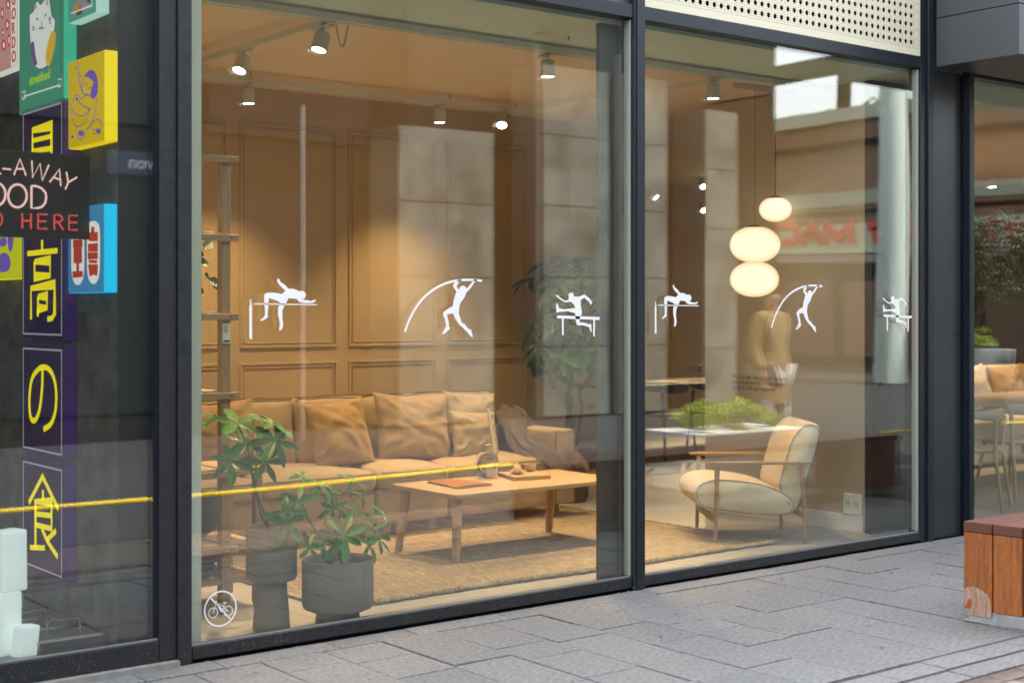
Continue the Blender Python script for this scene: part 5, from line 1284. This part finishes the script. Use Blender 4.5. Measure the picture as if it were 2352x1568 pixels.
MB().box(8.43, 9.60, -3.12, -2.46, .0, .41).box(8.40, 9.63, -3.15, -2.43, .412, .485).build('trough', M['white'], pb, bevel=.01)
for k, (x, y, s_) in enumerate(((8.66, -2.68, .24), (9.0, -2.76, .28), (9.36, -2.70, .26), (8.85, -2.95, .22), (9.2, -2.97, .22))):
    scatter_leaves((x, y, .57), (s_, s_*.85, .15), 900, .018, k, M['leaf_box'], 7).build('boxwood', M['leaf_box'], pb)
op = empty('potted_olive', (12.3, -2.5, 0), 'olive tree in a tall white tapered pot, seen mirrored in the right window', 'potted tree')
MB().lathe((12.2, -2.5, 0), [(0, 0), (.24, 0), (.33, .86), (.36, .862), (.38, 1.12), (.35, 1.12), (.33, 1.0), (0, 1.0)], 40).build('pot', mat('blue_white_pot', (.72, .80, .84), .6), op, smooth=True, sharp=40)
scatter_leaves((12.2, -2.5, 1.22), (.34, .34, .12), 700, .022, 5, M['leaf_box'], 6).build('underplanting', M['leaf_box'], op)
MB().tube(catmull([Vector((12.25, -2.5, 1.0)), Vector((12.3, -2.5, 1.5)), Vector((12.5, -2.5, 1.85))], 4), .03, 8, r1=.018).build('trunk', M['bark'], op, smooth=True)
scatter_leaves((12.6, -2.5, 1.95), (.62, .5, .52), 3600, .028, 6, M['leaf_olive'], 16).build('crown', M['leaf_olive'], op)
# rope
rp = MB(); N = 420
for ph in (0, 2*PI/3, 4*PI/3):
    pts = []
    for i in range(N+1):
        x = -6+22*i/N; sag = .012*math.sin(x*1.1); t = x*38+ph
        pts.append((x, -3.2+.0075*math.cos(t), .265+sag+.0075*math.sin(t)))
    rp.tube(pts, .0105, 6)
tag(rp.build('barrier_rope', M['rope'], smooth=True), 'yellow twisted barrier rope strung low along the street, mirrored across the glass', 'rope')
for k, x in enumerate((-6, 16)):
    tag(MB().lathe((x, -3.2, 0), [(.16, 0), (.16, .02), (.02, .035), (.02, .40), (.03, .42), (0, .44)], 20).build('rope_post', M['steel_dark'], smooth=True), ('low steel post holding the left end of the yellow rope', 'low steel post holding the right end of the yellow rope')[k], 'post', 'posts of the yellow rope')
# person
def person(loc, yaw, label, coat, legs, pose=0, name='person'):
    root = empty(name, loc, label, 'person')
    J = {'pelvis': (0, 0, .95), 'waist': (0, 0, 1.10), 'chest': (0, .01, 1.32), 'neck': (0, 0, 1.50), 'head0': (0, -.01, 1.58), 'head1': (0, -.02, 1.72),
         'hipL': (-.10, 0, .90), 'kneeL': (-.12, -.06, .50), 'ankL': (-.12, .03, .09), 'toeL': (-.13, -.14, .03), 'hipR': (.10, 0, .90), 'kneeR': (.12, -.03, .50), 'ankR': (.14, .05, .09), 'toeR': (.17, -.11, .03),
         'shL': (-.19, 0, 1.43), 'elL': (-.245, .05, 1.16), 'wrL': (-.235, -.03, .92), 'haL': (-.23, -.05, .83), 'shR': (.19, 0, 1.43), 'elR': (.26, .05, 1.16), 'wrR': (.24, -.05, .92), 'haR': (.235, -.07, .83)}
    rad = {'pelvis': .15, 'waist': .13, 'chest': .155, 'neck': .058, 'head0': .075, 'head1': .085, 'hipL': .095, 'kneeL': .062, 'ankL': .042, 'toeL': .035, 'hipR': .095, 'kneeR': .062, 'ankR': .042, 'toeR': .035, 'shL': .07, 'elL': .045, 'wrL': .032, 'haL': .03, 'shR': .07, 'elR': .045, 'wrR': .032, 'haR': .03}
    E = [('pelvis', 'waist'), ('waist', 'chest'), ('chest', 'neck'), ('neck', 'head0'), ('head0', 'head1')]
    for s_ in 'LR': E += [('pelvis', 'hip'+s_), ('hip'+s_, 'knee'+s_), ('knee'+s_, 'ank'+s_), ('ank'+s_, 'toe'+s_), ('chest', 'sh'+s_), ('sh'+s_, 'el'+s_), ('el'+s_, 'wr'+s_), ('wr'+s_, 'ha'+s_)]
    def skin(nm, keys, grow, m, extra=None):
        ks = [k for k in J if k in keys]; me = bpy.data.meshes.new(nm); me.from_pydata([J[k] for k in ks], [(ks.index(a), ks.index(b)) for a, b in E if a in ks and b in ks], [])
        me.materials.append(m); o_ = bpy.data.objects.new(nm, me); C.objects.link(o_); o_.parent = root
        md = o_.modifiers.new('skin', 'SKIN'); md.use_smooth_shade = True
        for i, k in enumerate(ks): v_ = me.skin_vertices[0].data[i]; v_.radius = (rad[k]+grow, (rad[k]+grow)*(.75 if k in ('pelvis', 'waist', 'chest') else 1)); v_.use_root = k in ('pelvis',) 
        ss = o_.modifiers.new('s', 'SUBSURF'); ss.levels = 2; ss.render_levels = 2; return o_
    skin('body', set(J), 0, M['skin'])
    skin('trousers', {'pelvis', 'hipL', 'kneeL', 'ankL', 'hipR', 'kneeR', 'ankR'}, .022, legs)
    skin('jacket', {'pelvis', 'waist', 'chest', 'shL', 'elL', 'wrL', 'shR', 'elR', 'wrR'}, .028, coat)
    cm = MB().lathe((0, 0, .62), [(.20, 0), (.21, .1), (.20, .35), (.19, .5)], 24, closed=False); o_ = cm.build('coat_skirt', coat); o_.parent = root; o_.scale = (1, .8, 1)
    for q in o_.data.polygons: q.use_smooth = True
    hr = MB().lathe((0, .015, 1.70), [(.098*math.sin(PI*k/10), .02+.105*-math.cos(PI*k/10)) for k in range(3, 11)], 20, closed=False).build('hair', M['hair'], smooth=True); hr.parent = root
    for sx_ in (-1, 1):
        e_ = MB().lathe((sx_*.032, -.100, 1.665), [(.0001, -.008), (.009, 0), (.0001, .008)], 8, closed=False).build('eye', M['black']); e_.parent = root
        hd = 'ha'+('L' if sx_ < 0 else 'R'); b0 = Vector(J[hd]); w0 = Vector(J['wr'+hd[2]]); d_ = (b0-w0).normalized(); s2 = d_.cross(Vector((1, 0, 0))).normalized()
        mbh = MB()
        for f_ in range(4): q0 = b0+Vector((( f_-1.5)*.017, 0, 0)); mbh.tube([q0, q0+d_*.04, q0+d_*(.065+.008*(1-abs(f_-1.5)))+s2*.018], .008, 6, r1=.006)
        q0 = b0-d_*.02; mbh.tube([q0, q0+Vector((-sx_*.035, 0, 0))+d_*.02, q0+Vector((-sx_*.04, 0, 0))+d_*.045], .009, 6, r1=.007)
        h_ = mbh.build('fingers', M['skin'], smooth=True); h_.parent = root
        sh_ = MB().box(-.045, .045, -.17, .09, 0, .07).build('shoe', M['black'], bevel=.025, seg=3); sh_.parent = root; a_ = J['ank'+hd[2]]; sh_.location = (a_[0], a_[1], 0)
    n0 = MB().prism([(-.012, -.098, 1.62), (.012, -.098, 1.62), (0, -.100, 1.665)], (0, -.022, 0)).build('nose', M['skin']); n0.parent = root
    m0 = MB().box(-.022, .022, -.104, -.09, 1.597, 1.603).build('mouth', mat('lips', (.3, .1, .08), .6)); m0.parent = root
    root.rotation_euler = (0, 0, yaw); return root
person((10.6, -3.7, -.02), R(170), 'person in a khaki coat and pale trousers, mirrored beside the pendant lamps', M['coat'], M['jeans'])

# ================================================================== ACROSS THE STREET (seen in the glass)
VY = -10.4
bd2 = empty('dark_building', (0, VY-3, 0), 'tall dark brown building across the street, mirrored in the panes', 'building')
MB().box(-26, 18.3, VY-8, VY, -.02, 6.7).build('wall', M['dark_facade'], bd2)
for k in range(14):
    x0 = -24+k*2.9
    for z0 in (.3, 3.7): MB().box(x0, x0+2.3, VY+.002, VY+.03, z0, z0+2.7).build('window', M['dim_glass'], bd2)
def stone_block(x0, x1, z1, label, rows=5, cols=1, y=VY+.75):
    t = empty('stone_pillar', ((x0+x1)/2, y, 0), label, 'stone pillar', 'stone clad pillars across the street')
    MB().box(x0+.01, x1-.01, y-.7, y-.045, 0, z1-.01).build('core', M['dark_facade'], t)
    hz = z1/rows
    for i in range(rows):
        for j in range(cols):
            wd = (x1-x0)/cols; MB().box(x0+j*wd+.004, x0+(j+1)*wd-.004, y-.042, y+.004*((i+j) % 2), i*hz+.006, (i+1)*hz-.006).build('stone_slab', M['stone'], t)
            MB().box(x0-.002, x0+.036, y-.69, y-.046, i*hz+.006, (i+1)*hz-.006).build('stone_slab', M['stone'], t) if j == 0 else None
    return t
stone_block(10.20, 11.75, 3.9, 'wide low pale stone block mirrored behind the pole vaulter', 4, 2)
stone_block(12.60, 13.85, 4.95, 'pale stone pillar mirrored at the right edge of the left pane', 5, 1)
stone_block(14.05, 15.05, 4.95, 'pale stone pillar mirrored just right of the middle mullion', 5, 1)
stone_block(15.85, 16.55, 4.6, 'slim pale stone pillar mirrored above the pendant lamps', 5, 1)
for k, (x, r_) in enumerate(((13.95, .05), (14.42, .03), (12.45, .03))):
    tag(MB().tube([(x, VY+.82, 0), (x, VY+.82, 5.2)], r_, 10).build('drain_pipe', mat('pipe_grey', (.12, .11, .10), .6)), ('thick dark drain pipe between the two mirrored stone pillars', 'thin dark pipe on the second mirrored stone pillar', 'thin pipe left of the first mirrored stone pillar')[k], 'pipe')
tag(MB().tube([(8.35, VY+1.5, 0), (8.35, VY+1.5, 3.9)], .016, 10).build('white_pole', M['zinc']), 'thin white pole mirrored beside the pole vaulter', 'pole')
# hanging shop sign mirrored in the left pane
hsn = empty('hanging_sign', (2.9, VY+.4, 3.3), 'dark blue hanging shop sign with white letters, mirrored at far left', 'sign')
p = onY(316, 377, -VY-1.0)
MB().box(p.x-.35, p.x+.35, VY+1.0, VY+1.06, p.z-.13, p.z+.13).build('board', mat('navy', (.006, .013, .035), .5), hsn)
put_text('sign_text', 'von', .20, mat('pale_letters', (.22, .24, .28), .5), hsn, (p.x+.20, VY+1.063, p.z-.06), (-1, 0, 0), bold=.004)
# low far building closing the cross street, facing the camera side
fb = empty('market_building', (30.5, -12, 0), 'long brown building with a pale sign band and red letters, mirrored at right', 'building')
def fbp(name, y0, y1, z0, z1, m, dx=0): return MB().box(30-dx, 30.4, y0, y1, z0, z1).build(name, m if not isinstance(m, str) else M[m], fb)
fbp('wall', -34, 1, 0, 6.7, 'brown_brick')
fbp('shop_front', -34, 1, 0.02, 2.75, 'dark_facade', .03); fbp('sign_band', -34, 1, 3.02, 3.75, 'pale_band', .25); fbp('fascia', -34, 1, 2.78, 2.98, mat('fascia_grey', (.30, .26, .24), .6), .20)
fbp('window_strip', -34, 1, 4.25, 4.62, mat('green_strip', (.30, .34, .25), .4), .04); fbp('ledge', -34, 1, 4.02, 4.12, 'dark_facade', .08); fbp('parapet', -34, 1, 6.45, 6.8, 'pale_band', .12); fbp('gutter', -34, 1, 5.78, 5.92, 'dark_facade', .15)
for k in range(16): fbp('shutter', -33+k*2.1, -31.3+k*2.1, .3, 2.3, mat('shutter_tone', (.11+.05*(k % 3), .05+.03*(k % 2), .045), .7), .06)
for k in range(9): fbp('mullion', -33+k*3.6, -32.85+k*3.6, 6.81, 8.4, 'dark_facade', -.02)
# letters as mirrored in the panes (px of the photo, laid on the mirrored plane x = 29.75)
def mir(u, v): p = onX(u, v, 29.72); return Vector((29.72, -p.y, p.z))
LT = {'M': [[(0, 0), (.05, 1), (.5, .25), (.95, 1), (1, 0)]], 'A': [[(0, 0), (.5, 1), (1, 0)], [(.2, .35), (.8, .35)]], 'T': [[(0, .93), (1, .93)], [(.5, .93), (.5, 0)]], 'C': [[(1, .85), (.7, 1), (.3, .98), (.05, .7), (.03, .3), (.3, .03), (.7, 0), (1, .15)]], 'R': [[(.05, 0), (.05, .95), (.7, .95), (.95, .75), (.7, .5), (.05, .5)], [(.5, .5), (1, 0)]]}
for ch, u0, u1 in (('M', 1906, 1966), ('A', 1850, 1900), ('C', 1806, 1842), ('T', 1768, 1802), ('T', 2000, 2040), ('A', 2074, 2116), ('M', 2222, 2290), ('T', 2318, 2362)):
    a = mir(u1, 557); b = mir(u0, 557); t_ = mir(u1, 515); mb = MB()
    for s_ in LT[ch]:
        mb.ribbon([Vector((29.72, a.y+(b.y-a.y)*q[0], a.z+(t_.z-a.z)*q[1])) for q in s_], .20, (-.06, 0, 0))
    mb.build('sign_letter', M['red_letter'], fb)
# pale round column
col_ = MB(); pts = [(24.3, -12.55, 0), (24.28, -12.5, 3), (24.2, -12.45, 6), (24.1, -12.4, 11)]
tag(col_.tube(catmull(pts, 4), .34, 32, r1=.26).build('round_column', M['mint'], smooth=True), 'tall pale green round column mirrored at the right of the second pane', 'column')
# trees beyond the low building
for k, (y, s_) in enumerate(((-4, 2.0), (-11, 1.6), (-24, 2.2))):
    t = empty('street_tree', (38, y, 0), ('leafy tree beyond the far building, its left end', 'leafy tree beyond the far building, its middle', 'leafy tree beyond the far building, its far end')[k], 'tree', 'trees beyond the far building')
    MB().tube([(38, y, 0), (38, y, 6)], .22, 10, r1=.12).build('trunk', M['bark'], t, smooth=True)
    scatter_leaves((38, y, 6.9), (s_, s_, 1.3), 2500, .14, k+20, M['leaf_box'], 14).build('crown', M['leaf_box'], t)
